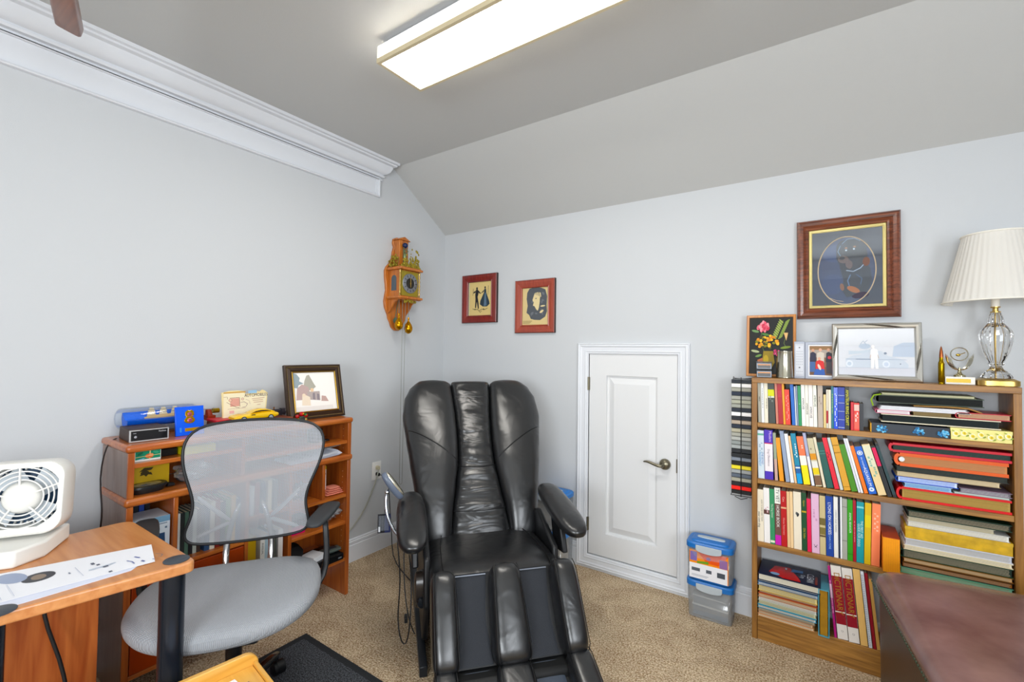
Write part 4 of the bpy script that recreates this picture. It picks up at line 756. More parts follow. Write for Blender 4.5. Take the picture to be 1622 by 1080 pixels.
# ================================================================= CLEAR STORAGE BOXES
BLUE=mat('#2f6fb6',.35,spec=.5,name='blue_plastic'); BLUE2=mat('#3a7cc4',.4,name='blue_plastic_light')
CLR=thin_glass('cloudy_plastic',.06,(.92,.94,.96),.12,.11); LAT=mat('#b9c2c8',.35,name='grey_latch')
def sbox(label,loc,W,D,H,rotz,group,blue=BLUE,rim=False):
    t=thing('storage_box',label,'storage box',loc,rotz,group)
    hb=H-.035
    g=G(); g.loft([((0,0,.0),XP*(W/2-.020),YP*(D/2-.020),8),((0,0,.002),XP*(W/2-.012),YP*(D/2-.012),8),((0,0,hb),XP*(W/2-.006),YP*(D/2-.006),8)],40,cap=False); g.obj('tub',CLR,t,solid=.0015)
    G().loft([((0,0,.0005),XP*(W/2-.021),YP*(D/2-.021),8),((0,0,.0018),XP*(W/2-.020),YP*(D/2-.020),8)],40).obj('tub_base',CLR,t)
    g=G(); g.loft([((0,0,hb-.006),XP*(W/2-.003),YP*(D/2-.003),6),((0,0,hb-.004),XP*(W/2),YP*(D/2),6),((0,0,hb+.018),XP*(W/2),YP*(D/2),6),((0,0,hb+.025),XP*(W/2-.006),YP*(D/2-.006),6),((0,0,hb+.025),XP*(W/2-.022),YP*(D/2-.022),6),((0,0,hb+.031),XP*(W/2-.026),YP*(D/2-.026),6),((0,0,hb+.034),XP*(W/2-.032),YP*(D/2-.030),6)],40)
    lid=g.obj('lid',blue,t)
    G().loft([((0,0,hb+.0335),XP*(W*.30),YP*.017,3),((0,0,hb+.038),XP*(W*.29),YP*.015,3),((0,0,hb+.038),XP*(W*.26),YP*.006,3)],30).obj('handle',LAT,lid)
    G().prism([(-W*.27,-D/2-.0035,hb+.016),(W*.27,-D/2-.0035,hb+.016),(W*.27,-D/2-.0035,hb-.006)]+[(W*.27*math.cos(a),-D/2-.0035,hb-.008-.016*math.sin(a)) for a in [math.pi*i/10 for i in range(1,10)]]+[(-W*.27,-D/2-.0035,hb-.006)],(0,.004,0)).obj('latch',LAT,lid,bevel=.0015)
    return t,hb
SB=(2.088,-.112)
t,hb=sbox('lower clear box with blue lid, stacked by the low door',(SB[0],SB[1],0),.236,.165,.205,R(1.5),'clear boxes right of the low door')
o=G().box(-.085,.088,-.045,.05,0,.050).mi(1).box(-.088,.090,-.05,.048,.050,.058).mi(0).box(-.082,.085,-.045,.05,.058,.098).mi(1).box(-.086,.080,-.05,.045,.098,.105).obj('paper_bundle',[mat('#7d8790',.7),mat('#eeece4',.7)],smooth=False); o.location=(SB[0],SB[1],.0035); tag(o,'white papers inside the lower box by the low door','papers')
t2,hb2=sbox('upper clear box with blue lid and colourful label, by the low door',(SB[0]-.002,SB[1],.2055),.236,.165,.200,R(1),'clear boxes right of the low door')
o=thing('printed_card','orange and white printed card inside the upper box','card',(SB[0]-.004,SB[1]-.0745,.2085),R(1)); G().box(-.093,.098,0,.0015,0,.145).obj('card',mat('#e8912a',.5),o)
decal('card_print',o,(-.093,-.0004,0),XP,ZP,YN,[('r',0,0,1,1,'#ee8f22'),('p',[(.2,1),(.45,.62),(.75,.6),(1,1)],'#e25a22'),('r',.02,.62,.2,.95,'#7c6aa8'),('r',.78,.55,.98,.85,'#8f6a9a'),('p',[(.2,.62),(.5,.68),(.5,.58),(.2,.55)],'#6f9a3a'),('e',.5,.78,.06,.06,0,'#8d7aa0'),('r',.0,.0,.98,.54,'#eeeef2'),('r',.06,.26,.28,.38,'#5a5f68'),('r',.44,.26,.58,.38,'#5a5f68'),('r',.72,.2,.92,.38,'#4a5058'),('r',.06,.12,.5,.14,'#a8acb4'),('r',.06,.08,.46,.095,'#a8acb4')],.191,.145)
o=G().box(-.08,.08,-.04,.05,0,.10).obj('card_box',mat('#c99a5c',.6),None,bevel=.002); o.location=(SB[0],SB[1],.2095); tag(o,'tan carton inside the upper box','carton')
t,hb=sbox('lower clear box with blue lid, behind the massage chair',(1.108,-.118,0),.245,.19,.252,0,'clear boxes left of the low door',BLUE2)
o=bx('carton',-.09,.09,-.06,.06,0,.19,mat('#c4b49a',.6)); o.location=(1.108,-.118,.004); tag(o,'beige carton inside the lower box behind the massage chair','carton')
t,hb=sbox('upper clear box with blue lid, behind the massage chair',(1.108,-.118,.2525),.245,.19,.245,0,'clear boxes left of the low door',BLUE2)
o=bx('carton',-.09,.09,-.06,.06,0,.18,mat('#ded6c8',.6)); o.location=(1.108,-.118,.2565); tag(o,'pale carton inside the upper box behind the massage chair','carton')
# ================================================================= WALL OUTLET
t=thing('wall_outlet','white wall outlet with two cords plugged in','outlet',(0,-.662,.559)); WP=mat('#f0efec',.35)
G().box(.0005,.006,-.038,.038,-.062,.062).obj('cover_plate',WP,t,bevel=.002)
for z in (.026,-.020): G().loft([((.0055,0,z),YP*.017,ZP*.017,4),((.008,0,z),YP*.016,ZP*.016,4)],20).obj('receptacle',WP,t)
t=thing('power_cord','grey power cord running from the outlet down behind the cabinet','cord',(0,-.662,.559)); gc_=mat('#a5a89c',.5)
G().loft([((.008,0,.022),YP*.012,ZP*.014,4),((.030,0,.020),YP*.010,ZP*.012,4)],16).obj('plug',mat('#c9c2a8',.4),t)
G().tube([(.030,0,.016),(.032,-.01,-.01),(.028,-.03,-.08),(.025,-.08,-.19),(.02,-.14,-.28),(.018,-.24,-.37),(.018,-.40,-.42),(.018,-.52,-.43)],.0045,8).obj('cable',gc_,t,sub=1)
t=thing('power_cord','black power cord hanging from the outlet to the massage chair','cord',(0,-.662,.559))
G().loft([((.008,0,-.022),YP*.012,ZP*.012,4),((.032,0,-.024),YP*.010,ZP*.010,4)],16).obj('plug',BLACKP,t)
G().tube([(.032,0,-.024),(.06,.015,-.028),(.085,.03,-.06),(.10,.035,-.14),(.11,.035,-.28),(.14,.03,-.42),(.20,-.02,-.54),(.38,-.10,-.5525),(.55,-.16,-.553)],.0035,8).obj('cable',BLACKP,t,sub=1)
# ================================================================= CABINET WITH HUTCH ON THE LEFT WALL
CH='#b05a1c'; CW=wood('cherry_laminate','#a8521a','#cb7429','y',4,.28,.35); CWZ=wood('cherry_laminate_up','#9c4a18','#bd6724','z',4,.28,.35)
CXB,CXF=.018,.33
CY0,CY1=-2.146,-1.115
t=thing('bookshelf_cabinet','orange cherry wood shelf cabinet with hutch against the left wall','cabinet',(0,0,0)); cb=t
def sh(name,x0,x1,y0,y1,z0,z1,m=CW,bev=.002,par=None): return G().box(x0,x1,y0,y1,z0,z1).obj(name,m,par or cb,bevel=bev)
def board(name,z0,z1): return G().box(CXB,CXF+.006,CY0-.008,CY1+.010,z0,z1).obj(name,CW,cb,bevel=.012,seg=4)
board('top_board',.980,1.010); board('middle_top',.766,.800)
for y0 in (CY0,CY1-.022): mz=CWZ if y0>CY0 else wood('cherry_sheen_tint','#7c6052','#8f7263','z',4,.3,.3); xf=CXF if y0>CY0 else CXF-.010; sh('side_panel',CXB,xf,y0,y0+.022,.800,.980,mz); sh('side_panel',CXB,xf,y0,y0+.022,0,.766,mz)  # left end tinted taupe: daylight sheen painted into the cherry colour
for z0,z1 in ((.800,.980),(0,.766)): sh('front_edge',CXF-.0098,CXF,CY0,CY0+.022,z0,z1,CWZ,.001)
yi0,yi1=CY0+.0225,CY1-.0225
sh('back_panel',CXB,CXB+.006,yi0,yi1,.801,.979,CWZ,0); sh('back_panel',CXB,CXB+.006,yi0,yi1,.10,.765,CWZ,0)
xs0=CXB+.0065
sh('divider',xs0,CXF-.012,-1.715,-1.697,.8005,.9795,CWZ)
sh('shelf',xs0,CXF-.006,yi0,-1.7155,.916,.934); sh('shelf',xs0,CXF-.006,-1.6965,yi1,.862,.880)
sh('divider',xs0,CXF-.006,-1.985,-1.967,.4905,.7655,CWZ); sh('divider',xs0,CXF-.006,-1.693,-1.675,.10,.7655,CWZ); sh('divider',xs0,CXF-.006,-1.478,-1.460,.10,.7655,CWZ)
sh('divider',xs0,CXF-.006,-1.290,-1.272,.5755,.7655,CWZ)
sh('shelf',xs0,CXF-.006,yi0,-1.6935,.472,.490); sh('shelf',xs0,CXF-.006,-1.4595,yi1,.557,.575); sh('shelf',xs0,CXF-.006,-1.4595,yi1,.402,.420); sh('shelf',xs0,CXF-.006,-1.4595,yi1,.192,.210)
sh('shelf',xs0,CXF-.006,-1.6745,-1.4785,.572,.590); sh('shelf',xs0,CXF-.006,-1.6745,-1.4785,.300,.318); sh('shelf',xs0,CXF-.006,-1.6745,-1.4785,.10,.118)
sh('bottom_shelf',xs0,CXF-.006,yi0,-1.6935,.08,.098)
dr=sh('door',CXF-.018,CXF-.001,yi0+.003,-1.697,.102,.468,mat('#9a3c16',.3,coat=.3)); G().lathe([(.004,0),(.004,.012),(.012,.018),(.010,.026),(0,.028)],(CXF-.001,-1.735,.40),XP,16).obj('knob',BRASS,dr)
g=G()
for y in (CY1-.0228,):
    for z in [.23+.032*i for i in range(5)]+[.44+.032*i for i in range(3)]+[.60+.032*i for i in range(4)]+[.83,.90,.94]:
        g.box(CXF-.045,CXF-.041,y-.0004,y,z,z+.004)
g.obj('shelf_pin_holes',mat('#d8b89a',.5),cb)
CT=1.0103
# ---- on top
BRN=mat('#3a2a24',.5,spec=.3,name='brown_plastic')
t=thing('clock_radio','brown desktop radio with silver framed black front at the cabinet end','radio',(.19,-2.055,CT),R(-4))
G().prism([(-.085,-.066,0),(.075,-.066,0),(.082,-.066,.004),(.078,-.066,.052),(-.075,-.066,.052)],(0,.132,0)).obj('body',BRN,t,bevel=.003)
G().rings([(-.066,.066,.002,.050,-.004),(-.066,.066,.002,.050,.004),(-.0615,.0615,.0065,.0465,.004),(-.0615,.0615,.0065,.0465,.001)],O=(.082,0,0),U=YP,V=ZP,N=XP,cap=False).obj('silver_bezel',mat('#d6d8da',.25,.6),t)
f=G().box(.079,.0835,-.061,.061,.007,.046).obj('front_panel',mat('#191a1d',.15),t)
text('Realistic',.008,f,(.0842,.044,.038),YP,ZP,'#c9ccd0'); G().box(.0838,.0842,-.054,-.044,.036,.038).ell((.0838,-.046,.022),.0004,.005,.005,10,6).obj('control_marks',mat('#9a9ea4',.4),f)
# the radio's cord
t=thing('power_cord','brown cord drooping down the end of the cabinet','cord',(0,0,0))
G().tube([(.13,-2.124,CT+.006),(.115,-2.150,CT-.004),(.11,-2.166,.95),(.105,-2.175,.85),(.13,-2.172,.76),(.14,-2.170,.70),(.12,-2.175,.62),(.11,-2.176,.50),(.11,-2.175,.36),(.115,-2.176,.22),(.13,-2.20,.10),(.10,-2.25,.02),(.06,-2.4,.006)],.0032,8).obj('cable',mat('#241a17',.45),t,sub=1)
# ship in a bottle
t=thing('ship_in_bottle','clear bottle with a model ship on blue sea behind the radio','ship in bottle',(.075,-1.93,CT+.078))
g=G().lathe([(.0,-.190),(.030,-.189),(.044,-.180),(.046,-.165),(.046,.075),(.043,.100),(.030,.125),(.016,.140),(.013,.150),(.013,.188),(.016,.190),(.016,.198)],ax=YP,n=36,cap=False); g.obj('bottle',thin_glass('bottle_glass',.02,(.95,.98,1),.02,.0),t)
G().prism([(-.010+.0,-.16,-.040),(.010,-.16,-.040),(.030,-.16,-.030),(.040,-.16,-.008),(.0,-.16,-.008),(-.028,-.16,.022),(-.034,-.16,.022),(-.041,-.16,0),(-.030,-.16,-.030)],(0,.27,0)).obj('sea',mat('#0f66d8',.35,bump=.4,bscale=120),t)
G().loft([((0,-.09,-.006),XP*.001,ZP*.004,2),((0,-.06,-.004),XP*.010,ZP*.009,2.5),((0,0,-.003),XP*.011,ZP*.009,2.5),((0,.05,0),XP*.004,ZP*.008,2.5)],12).obj('ship_hull',mat('#c9a878',.5),t)
g=G()
for y in (-.065,-.02,.025):
    g.tube([(0,y,.0),(0,y,.040)],.0012,6)
    for z,s in ((.008,.017),(.022,.014),(.032,.010)): g.loft([((.0,y,z-.007),YP*s,XP*.0008,3),((.004,y,z),YP*s*.95,XP*.0008,3),((0,y,z+.006),YP*s*.8,XP*.0008,3)],12)
g.obj('sails',mat('#d9c8a8',.6),t)
G().cyl((0,.185,0),(0,.215,0),.012,n=16).obj('stopper',mat('#b89a3c',.3,.8),t)
G().box(-.035,.035,-.12,-.105,-.0777,-.030).box(-.035,.035,.05,.065,-.0777,-.030).box(-.012,.012,-.12,.065,-.0777,-.068).obj('stand',mat('#5b3a26',.4),t,bevel=.001)
# badge plaque
t=thing('badge_plaque','bright blue plaque with a gold shield badge on the cabinet','plaque',(.250,-1.905,CT),rot=(0,R(-8),R(-2)))
pq=G().box(-.006,.006,-.055,.055,0,.128).obj('board',mat('#0f5ae0',.25,spec=.6),t,bevel=.0015)
bd=G(); 
bd.prism([(.0065,-.002+y*1.0,z) for y,z in [(0,.052),(.014,.055),(.021,.064),(.018,.074),(.012,.080),(.017,.090),(.016,.104),(.008,.112),(0,.108),(-.008,.112),(-.016,.104),(-.017,.090),(-.012,.080),(-.018,.074),(-.021,.064),(-.014,.055)]],(.004,0,0)).obj('badge',mat('#c9a23a',.22,.9),pq,bevel=.001)
G().ell((.0105,-.002,.066),.002,.010,.010,14,8).ell((.0105,-.002,.094),.002,.009,.008,14,8).tube([(.011,-.016,.086),(.012,0,.082),(.011,.012,.086)],.0015,6).obj('badge_relief',mat('#a8586a',.3,.5),pq)
G().box(.0062,.0072,-.020,.034,.018,.032).obj('name_plate',mat('#c99a24',.35,.6),pq); G().box(.0062,.0072,-.040,-.033,.016,.036).obj('seal',mat('#3f86d8',.4),pq); G().box(-.012,-.007,-.02,.02,.0,.08).obj('easel',mat('#0b3fa0',.4),pq)
# automobiles stein / sign
t=thing('illustrated_sign','cream illustrated AUTOMOBILES sign standing behind the yellow toy car','sign',(.165,-1.628,CT+.0385),rot=(0,R(-4),0))
pts=[(y,z*.80) for y,z in [(-.108,0),(.098,0),(.112,.150),(.095,.166),(.085,.172),(.070,.160),(.055,.166),(.045,.154),(.0,.150),(-.005,.168),(-.035,.176),(-.075,.176),(-.112,.166)]]
sg=G().prism([(-.004,y,z) for y,z in pts],(.008,0,0)).obj('board',mat('#ead9a8',.4),t,bevel=.001)
decal('sign_print',sg,(.0045,-.108,0),YP,ZP,XP,[('p',[(0.02,.02),(.93,.02),(.99,.84),(.52,.80),(.45,.92),(.02,.90)],'#efe6c9'),('r',.02,.90,.5,.95,'#c9a05c'),('p',[(.56,.86),(.76,.86),(.76,.98),(.56,.96)],'#9cc0dc'),('l',[(.02,.78),(.10,.78),(.10,.70)],.0015,'#8a6a54'),
 ('r',.16,.44,.36,.72,'#d9a394'),('l',[(.15,.74),(.36,.74),(.37,.42)],.002,'#8a5a50'),('e',.16,.66,.035,.05,0,'#e8c4ae'),('o',.16,.66,.035,.05,.001,'#7a4a44'),('e',.43,.68,.03,.045,0,'#e8cdb8'),('o',.43,.68,.03,.045,.001,'#7a4a44'),('l',[(.08,.60),(.14,.54),(.30,.40),(.36,.38)],.0015,'#7a4a44'),('l',[(.38,.56),(.46,.58),(.54,.50),(.50,.40),(.42,.38)],.0015,'#7a4a6a'),('l',[(.50,.66),(.58,.60),(.60,.48)],.001,'#9a7a8a'),('l',[(.1,.36),(.5,.36)],.001,'#9a6a6a'),('r',.14,.2,.24,.3,'#e8b8b0'),
 ('l',[(.64,.66),(.94,.68)],.003,'#c9a894'),('l',[(.66,.60),(.90,.61)],.003,'#c9a894'),('l',[(.68,.53),(.90,.54)],.003,'#c9a894'),('l',[(.76,.44),(.84,.44)],.003,'#c9a894')],.215,.142)
text('AUTOMOBILES',.022,sg,(.0057,.052,.112),YP,ZP,'#5a4034',sx=.8)
# yellow toy car
t=thing('toy_car','yellow sports car model parked in front of the illustrated sign','toy car',(.275,-1.640,CT+.0385),R(90-3))
YEL=mat('#f0c400',.15,coat=.6,name='yellow_paint')
def sec(x,w,z0,z1,e=4): return ((x,0,(z0+z1)/2),YP*w,ZP*((z1-z0)/2),e)
G().loft([sec(-.102,.034,.014,.024),sec(-.096,.040,.010,.030),sec(-.06,.043,.009,.037),sec(0,.043,.008,.038),(sec(.05,.043,.009,.040)),sec(.085,.041,.010,.038),sec(.100,.038,.014,.034),sec(.104,.034,.018,.030)],24).obj('body',YEL,t)
G().loft([sec(-.030,.034,.036,.038,3),sec(-.004,.031,.036,.052,3),sec(.02,.029,.036,.057,3),sec(.05,.028,.036,.054,3),sec(.085,.030,.036,.041,3)],20).obj('cabin',YEL,t)
G().loft([sec(-.026,.0345,.038,.039,3),sec(-.004,.0325,.039,.050,3),sec(.02,.0302,.040,.0535,3),sec(.05,.0292,.040,.0505,3),sec(.068,.0302,.040,.044,3)],20).obj('windows',mat('#2c2016',.1),t)
for x in (-.062,.062):
    for y in (-.037,.037):
        wv=G().cyl((x,y-.006,.0135),(x,y+.006,.0135),.0135,n=24).obj('wheel',mat('#1b1b1d',.6),t); s=1 if y>0 else -1
        G().lathe([(.0095,0),(.0095,.0010),(.004,.002),(0,.0022)],(x,y+s*.006,.0135),(0,s,0),16).obj('hubcap',mat('#c9d6dc',.2,.8),wv)
G().box(-.03,-.012,-.0435,-.0425,.03,.034).ell((.101,-.03,.026),.004,.004,.003,8,6).obj('details',mat('#3a2a18',.3),t)
o=bx('wooden_chest',-.09,.10,-.165,.165,0,.038,wood('chest_wood','#6b2a14','#8f4420','y',5),bevel=.003); o.location=(.21,-1.622,CT+.0002); tag(o,'flat reddish wood box carrying the toy car and the sign','box')
# tray, books behind the chair top
o=bx('book',-.05,.06,-.045,.045,0,.010,mat('#c22a34',.4)); o.location=(.17,-1.745,CT+.0387); tag(o,'flat red book on the cabinet between plaque and sign','book')
o=G().box(-.03,.03,-.018,.018,0,.022).loft([((0,0,.022),XP*.02,YP*.014,3),((0,-.004,.05),XP*.012,YP*.010,3)],12).obj('carved_figure',mat('#8a2f16',.4)); o.location=(.09,-1.765,CT+.0387); tag(o,'small dark red carved figure left of the illustrated sign','figurine')
t=thing('toy_locomotive','small dark toy locomotive right of the yellow car','toy train',(.20,-1.478,CT+.0388),R(90)); dk=mat('#26242c',.3)
G().box(-.035,.035,-.012,.012,.008,.020).cyl((-.03,0,.024),(.012,0,.024),.009,n=14).box(.012,.032,-.012,.012,.02,.036).obj('body',dk,t)
G().cyl((-.024,0,.03),(-.024,0,.046),.003,n=10).obj('chimney',mat('#7d5a3a',.3,.5),t)
for x in (-.024,-.008,.010,.026): G().cyl((x,-.012,.007),(x,.012,.007),.007,n=12).obj('wheel',dk,t)
# ornate frame
t=thing('framed_photo','dark ornate photo frame with beaded gold edge on the cabinet','photo frame',(.222,-1.262,CT),rot=(0,-R(13),R(-3)))
W,H=.338,.308; U=YP
G().rings([(a-W/2,b-W/2,c,d,k) for a,b,c,d,k in fframe(W,H,[(0,-.012),(0,.008),(.008,.010),(.012,.006),(.030,.012),(.036,.008),(.040,.010),(.044,.003)])],U=YP,N=XP,cap=False).obj('frame',mat('#3b2c22',.35,.3,name='dark_bronze'),t,ang=.4)
g=G(); nb=46
for i in range(nb):
    for (u,v) in ((-W/2+.013+(W-.026)*i/(nb-1),.013),(-W/2+.013+(W-.026)*i/(nb-1),H-.013)): g.ell((.009,u,v),.003,.0028,.0028,6,4)
nb=42
for i in range(nb):
    for (u,v) in ((-W/2+.013,.013+(H-.026)*i/(nb-1)),(W/2-.013,.013+(H-.026)*i/(nb-1))): g.ell((.009,u,v),.003,.0028,.0028,6,4)
g.obj('beading',mat('#a8946a',.3,.8),t)
G().rings([(-W/2+i,W/2-i,i,H-i,k) for i,k in ((.038,.010),(.041,.013),(.045,.010))],U=YP,N=XP,cap=False).obj('gold_line',mat('#b8944a',.3,.8),t)
w_,h_=W-.088,H-.088
decal('photo',t,(.0035,-w_/2,.044),YP,ZP,XP,[('r',0,0,1,1,'#fbf7f2'),('r',.0,.0,.9,.12,'#efe9e4'),('p',[(0,.62),(0,1),(.1,.96),(.16,.86),(.14,.78),(.24,.72),(.12,.68),(.1,.6)],'#9aa7ac'),('p',[(.22,.60),(.26,.78),(.32,.92),(.38,.94),(.42,.84),(.48,.70),(.52,.62),(.4,.52)],'#b3b0a4'),('p',[(.04,.30),(.08,.60),(.2,.70),(.34,.62),(.40,.30)],'#bfa8a4'),('p',[(.30,.3),(.30,.50),(.60,.50),(.60,.26)],'#b8aca8'),('p',[(.62,.24),(.64,.38),(.74,.36),(.80,.22)],'#c4a8a0'),('p',[(.16,.16),(.18,.40),(.26,.42),(.36,.36),(.36,.14)],'#efe0cc'),('e',.22,.42,.04,.04,0,'#efdcc4'),('p',[(.42,.3),(.43,.46),(.48,.46),(.48,.28)],'#8f868c'),('p',[(.52,.28),(.53,.44),(.58,.42),(.58,.26)],'#8f868c'),('e',.42,.54,.04,.05,0,'#e9cba8')],w_,h_,rough=.25)
G().prism([(-.012,-.03,.22),(-.012,.03,.22),(-.105,.04,.016),(-.105,-.04,.016)],(.003,0,0)).obj('easel_back',BLACKP,t)
# small colourful figurine
t=thing('robot_figurine','small red, yellow and green figurine in front of the dark frame','figurine',(.290,-1.400,CT))
G().loft([((0,0,.002),XP*.012,YP*.022,3),((0,0,.018),XP*.012,YP*.020,3),((0,0,.030),XP*.009,YP*.014,3)],16).obj('body',mat('#2a2f2a',.3),t)
for s in (-1,1):
    G().ell((.004,s*.020,.012),.010,.010,.012,10,8).obj('foot',mat('#c9b81c' if s<0 else '#9a7a3a',.3),t); G().ell((0,s*.024,.034),.009,.011,.010,10,8).obj('shoulder',mat('#b01f24',.25),t)
G().ell((0,0,.045),.012,.013,.012,12,8).obj('head',mat('#c4232a',.25),t); G().ell((.010,.003,.046),.004,.006,.005,8,6).obj('visor',mat('#d8a83a',.25,.6),t); G().ell((.006,.018,.040),.006,.006,.006,8,6).obj('knob',mat('#2e8a3a',.3),t)
# ---- hutch contents
o=G().box(0,.002,-.044,.044,0,.045).obj('picture_card',mat('#3f8f72',.4)); o.location=(.292,-2.070,.9345); tag(o,'green picture card with an orange flower in the top left cubby','card')
decal('card_print',o,(.0021,-.044,0),YP,ZP,XP,[('r',0,0,1,1,'#e9ede9'),('r',.02,.16,.98,1,'#2f8f6c'),('p',[(.02,.16),(.4,.3),(.3,.16)],'#7cc0e0'),('l',[(.56,.1),(.58,.95)],.004,'#e6d79c'),('e',.55,.42,.16,.2,0,'#e2764a'),('e',.62,.5,.09,.12,0,'#f0a070'),('l',[(.02,.4),(.98,.46)],.002,'#e6d79c'),('e',.2,.7,.12,.1,30,'#1f6e50'),('e',.8,.72,.12,.12,-20,'#49a884')],.088,.045)
o=bx('yellow_box',-.045,.045,-.065,.065,0,.034,mat('#c9c23c',.4,var=.12,vscale=25)); o.location=(.26,-1.885,.9345); tag(o,'flat yellow-green box beside the picture card','box')
o=bx('black_box',-.06,.06,-.035,.035,0,.03,mat('#0e0d0d',.4)); o.location=(.20,-1.99,.9345); tag(o,'small black box between picture card and yellow box','box')
o=G().box(-.003,.003,-.075,.075,0,.105).obj('yellow_card_sleeve',mat('#c9a61c',.45)); o.location=(.22,-2.045,.8004); tag(o,'yellow card with a black emblem standing in the hutch','card')
decal('emblem',o,(.0032,-.075,0),YP,ZP,XP,[('e',.42,.66,.10,.08,0,'#3b3210'),('p',[(.28,.72),(.40,.86),(.62,.84),(.56,.74)],'#3b3210'),('p',[(.30,.56),(.34,.66),(.56,.66),(.60,.54),(.5,.58),(.45,.5),(.4,.58)],'#3b3210')],.15,.105)
t=thing('black_tray','black oval plastic dish with a silver lining in the hutch','dish',(.262,-2.060,.8005),R(8))
G().loft([((0,0,0),XP*.035,YP*.055,3),((0,0,.022),XP*.045,YP*.068,3),((0,0,.030),XP*.043,YP*.066,3)],28).obj('dish',BLACKP,t); G().loft([((0,0,.0305),XP*.032,YP*.050,2.5),((0,0,.034),XP*.02,YP*.036,2)],24).obj('silver_lining',mat('#9a9ea2',.2,.7),t); G().loft([((.0,.068,.012),XP*.02,ZP*.010,3),((.006,.095,.008),XP*.015,ZP*.007,3)],14).obj('spout',BLACKP,t)
def bag(name,label,loc,s,seed,m,n=22,rotz=0):
    r=random.Random(seed); g=G(); nn,kk=24,14; vs=[]
    for i in range(kk+1):
        p=math.pi*i/kk
        for j in range(nn):
            a=2*math.pi*j/nn; d=Vector((math.sin(p)*math.cos(a),math.sin(p)*math.sin(a),math.cos(p)))
            f=.78+.5*noise.noise(d*2.3+Vector((seed,0,0)))+.25*noise.noise(d*6+Vector((0,seed,0)))
            vs.append((d.x*s[0]*f,d.y*s[1]*f,max(0,s[2]+d.z*s[2]*f*.98)))
    g.add(vs,[(i*nn+j,(i+1)*nn+j,(i+1)*nn+(j+1)%nn,i*nn+(j+1)%nn) for i in range(kk) for j in range(nn)])
    o=g.obj(name,m,None,ang=.5); o.location=loc; o.rotation_euler[2]=rotz; return tag(o,label,'bag')
PLB=thin_glass('plastic_bag_film',.22,(.80,.82,.85),.18,.12)
bag('plastic_bag','crumpled clear plastic bag in the left hutch cubby',(.25,-1.885,.8006),(.055,.095,.048),3,PLB)
o=bx('grey_pouch',-.03,.03,-.06,.06,0,.05,mat('#5a6064',.5),None,bevel=.012); o.location=(.2,-1.87,.8007); tag(o,'grey pouch behind the clear plastic bag','pouch')
# papers in the right cubby
t=thing('paper_sheaf','white paper sheets curling in the right hutch cubby','papers',(.235,-1.27,.8004))
g=G()
for k in range(6): 
    z=.001+.0022*k; g.loft([((0,-.20,z),XP*(.085-.002*k),ZP*.0004,2.2),((0,.0,z),XP*.085,ZP*.0004,8),((0,.08,z+.004+.0015*k),XP*.085,ZP*.0004,8),((0,.105-.006*k,z+.012+.002*k),XP*.085,ZP*.0004,8)],12)
g.obj('sheets',mat('#eef0f8',.6),t); G().loft([((0,-.19,.045),XP*.08,ZP*.0006,8),((0,.02,.050),XP*.08,ZP*.0006,8),((0,.10,.058),XP*.078,ZP*.0006,8)],12).obj('top_sheet',mat('#dfe6ea',.6),t)
o=thing('pencil_cup','black cup in the upper right hutch cubby','cup',(.22,-1.275,.8804)); G().lathe([(.036,0),(.040,.004),(.040,.070),(.037,.070),(.035,.01)],n=24).obj('cup',mat('#0f110f',.3),o); G().loft([((.03,.045,.004),XP*.02,YP*.022,3),((.03,.045,.009),XP*.018,YP*.020,3)],16).obj('cap',BLACKP,o)
# ---- lower contents
t=thing('headset_box','white and blue box printed with a black headset in the left cubby','box',(.245,-2.052,.4904),0)
hb_=G().box(-.075,.060,-.064,.062,0,.205).obj('carton',mat('#dfe8f2',.4),t,bevel=.001)
decal('headset_print',hb_,(.0603,-.064,0),YP,ZP,XP,[('r',0,0,1,1,'#e3ecf4'),('r',0,.88,1,1,'#7fa8c4'),('e',.34,.60,.40,.20,5,'#1a1c20'),('p',[(.30,.30),(.30,.52),(.60,.66),(.86,.66),(.88,.38),(.66,.26)],'#2e4a6e'),('p',[(.36,.36),(.36,.50),(.62,.60),(.62,.34)],'#1d2f48'),('r',.6,.84,.92,.86,'#8a9cb0'),('r',.86,.74,.92,.78,'#6c8098')],.126,.205)
gB='spools standing behind the headset box'
for k,(c,cn) in enumerate((('#16223c','navy'),('#1f3a7c','blue'),('#22252b','black'),('#2a4a9c','bright blue'),('#14161c','charcoal'))):
    o=book(-.009,.018,0,.250 if k!=3 else .262,c,'%s thin case standing behind the headset box'%cn,zs=0,yf=0,dep=.12,cat='case',group='cases behind the headset box'); o.location=(.155,-2.105+k*.0205,.4906); o.rotation_euler=(0,0,R(90))
gD='disc cases in the middle left compartment'
for k,(c,cn) in enumerate((('#e3e6e2','white'),('#2b302f','black'),('#4f6a5c','green'),('#1d1f22','charcoal'),('#a8b0a8','pale grey'),('#3a2f2a','brown'))):
    o=book(-.0075,.015,0,.19,c,'%s disc case in the compartment left of the chair back'%cn,zs=0,yf=0,dep=.13,cat='disc case',group=gD); o.location=(.285,-1.952+k*.0160,.4906); o.rotation_euler=(0,0,R(90))
for k in range(7):
    c,cn=[('#2f4a6c','slate blue'),('#d8d2c4','cream'),('#7c2a24','brick red'),('#22262a','dark grey'),('#6a8a4a','olive'),('#c9a24a','mustard'),('#5c5a72','plum')][k]
    o=book(-.010,.020,0,.20+.01*(k%3),c,'%s book seen dimly through the chair mesh'%cn,zs=0,yf=0,dep=.14,group='books seen through the mesh back'); o.location=(.30,-1.845+k*.0220,.4906); o.rotation_euler=(0,0,R(90))
gE='books under the mesh back'
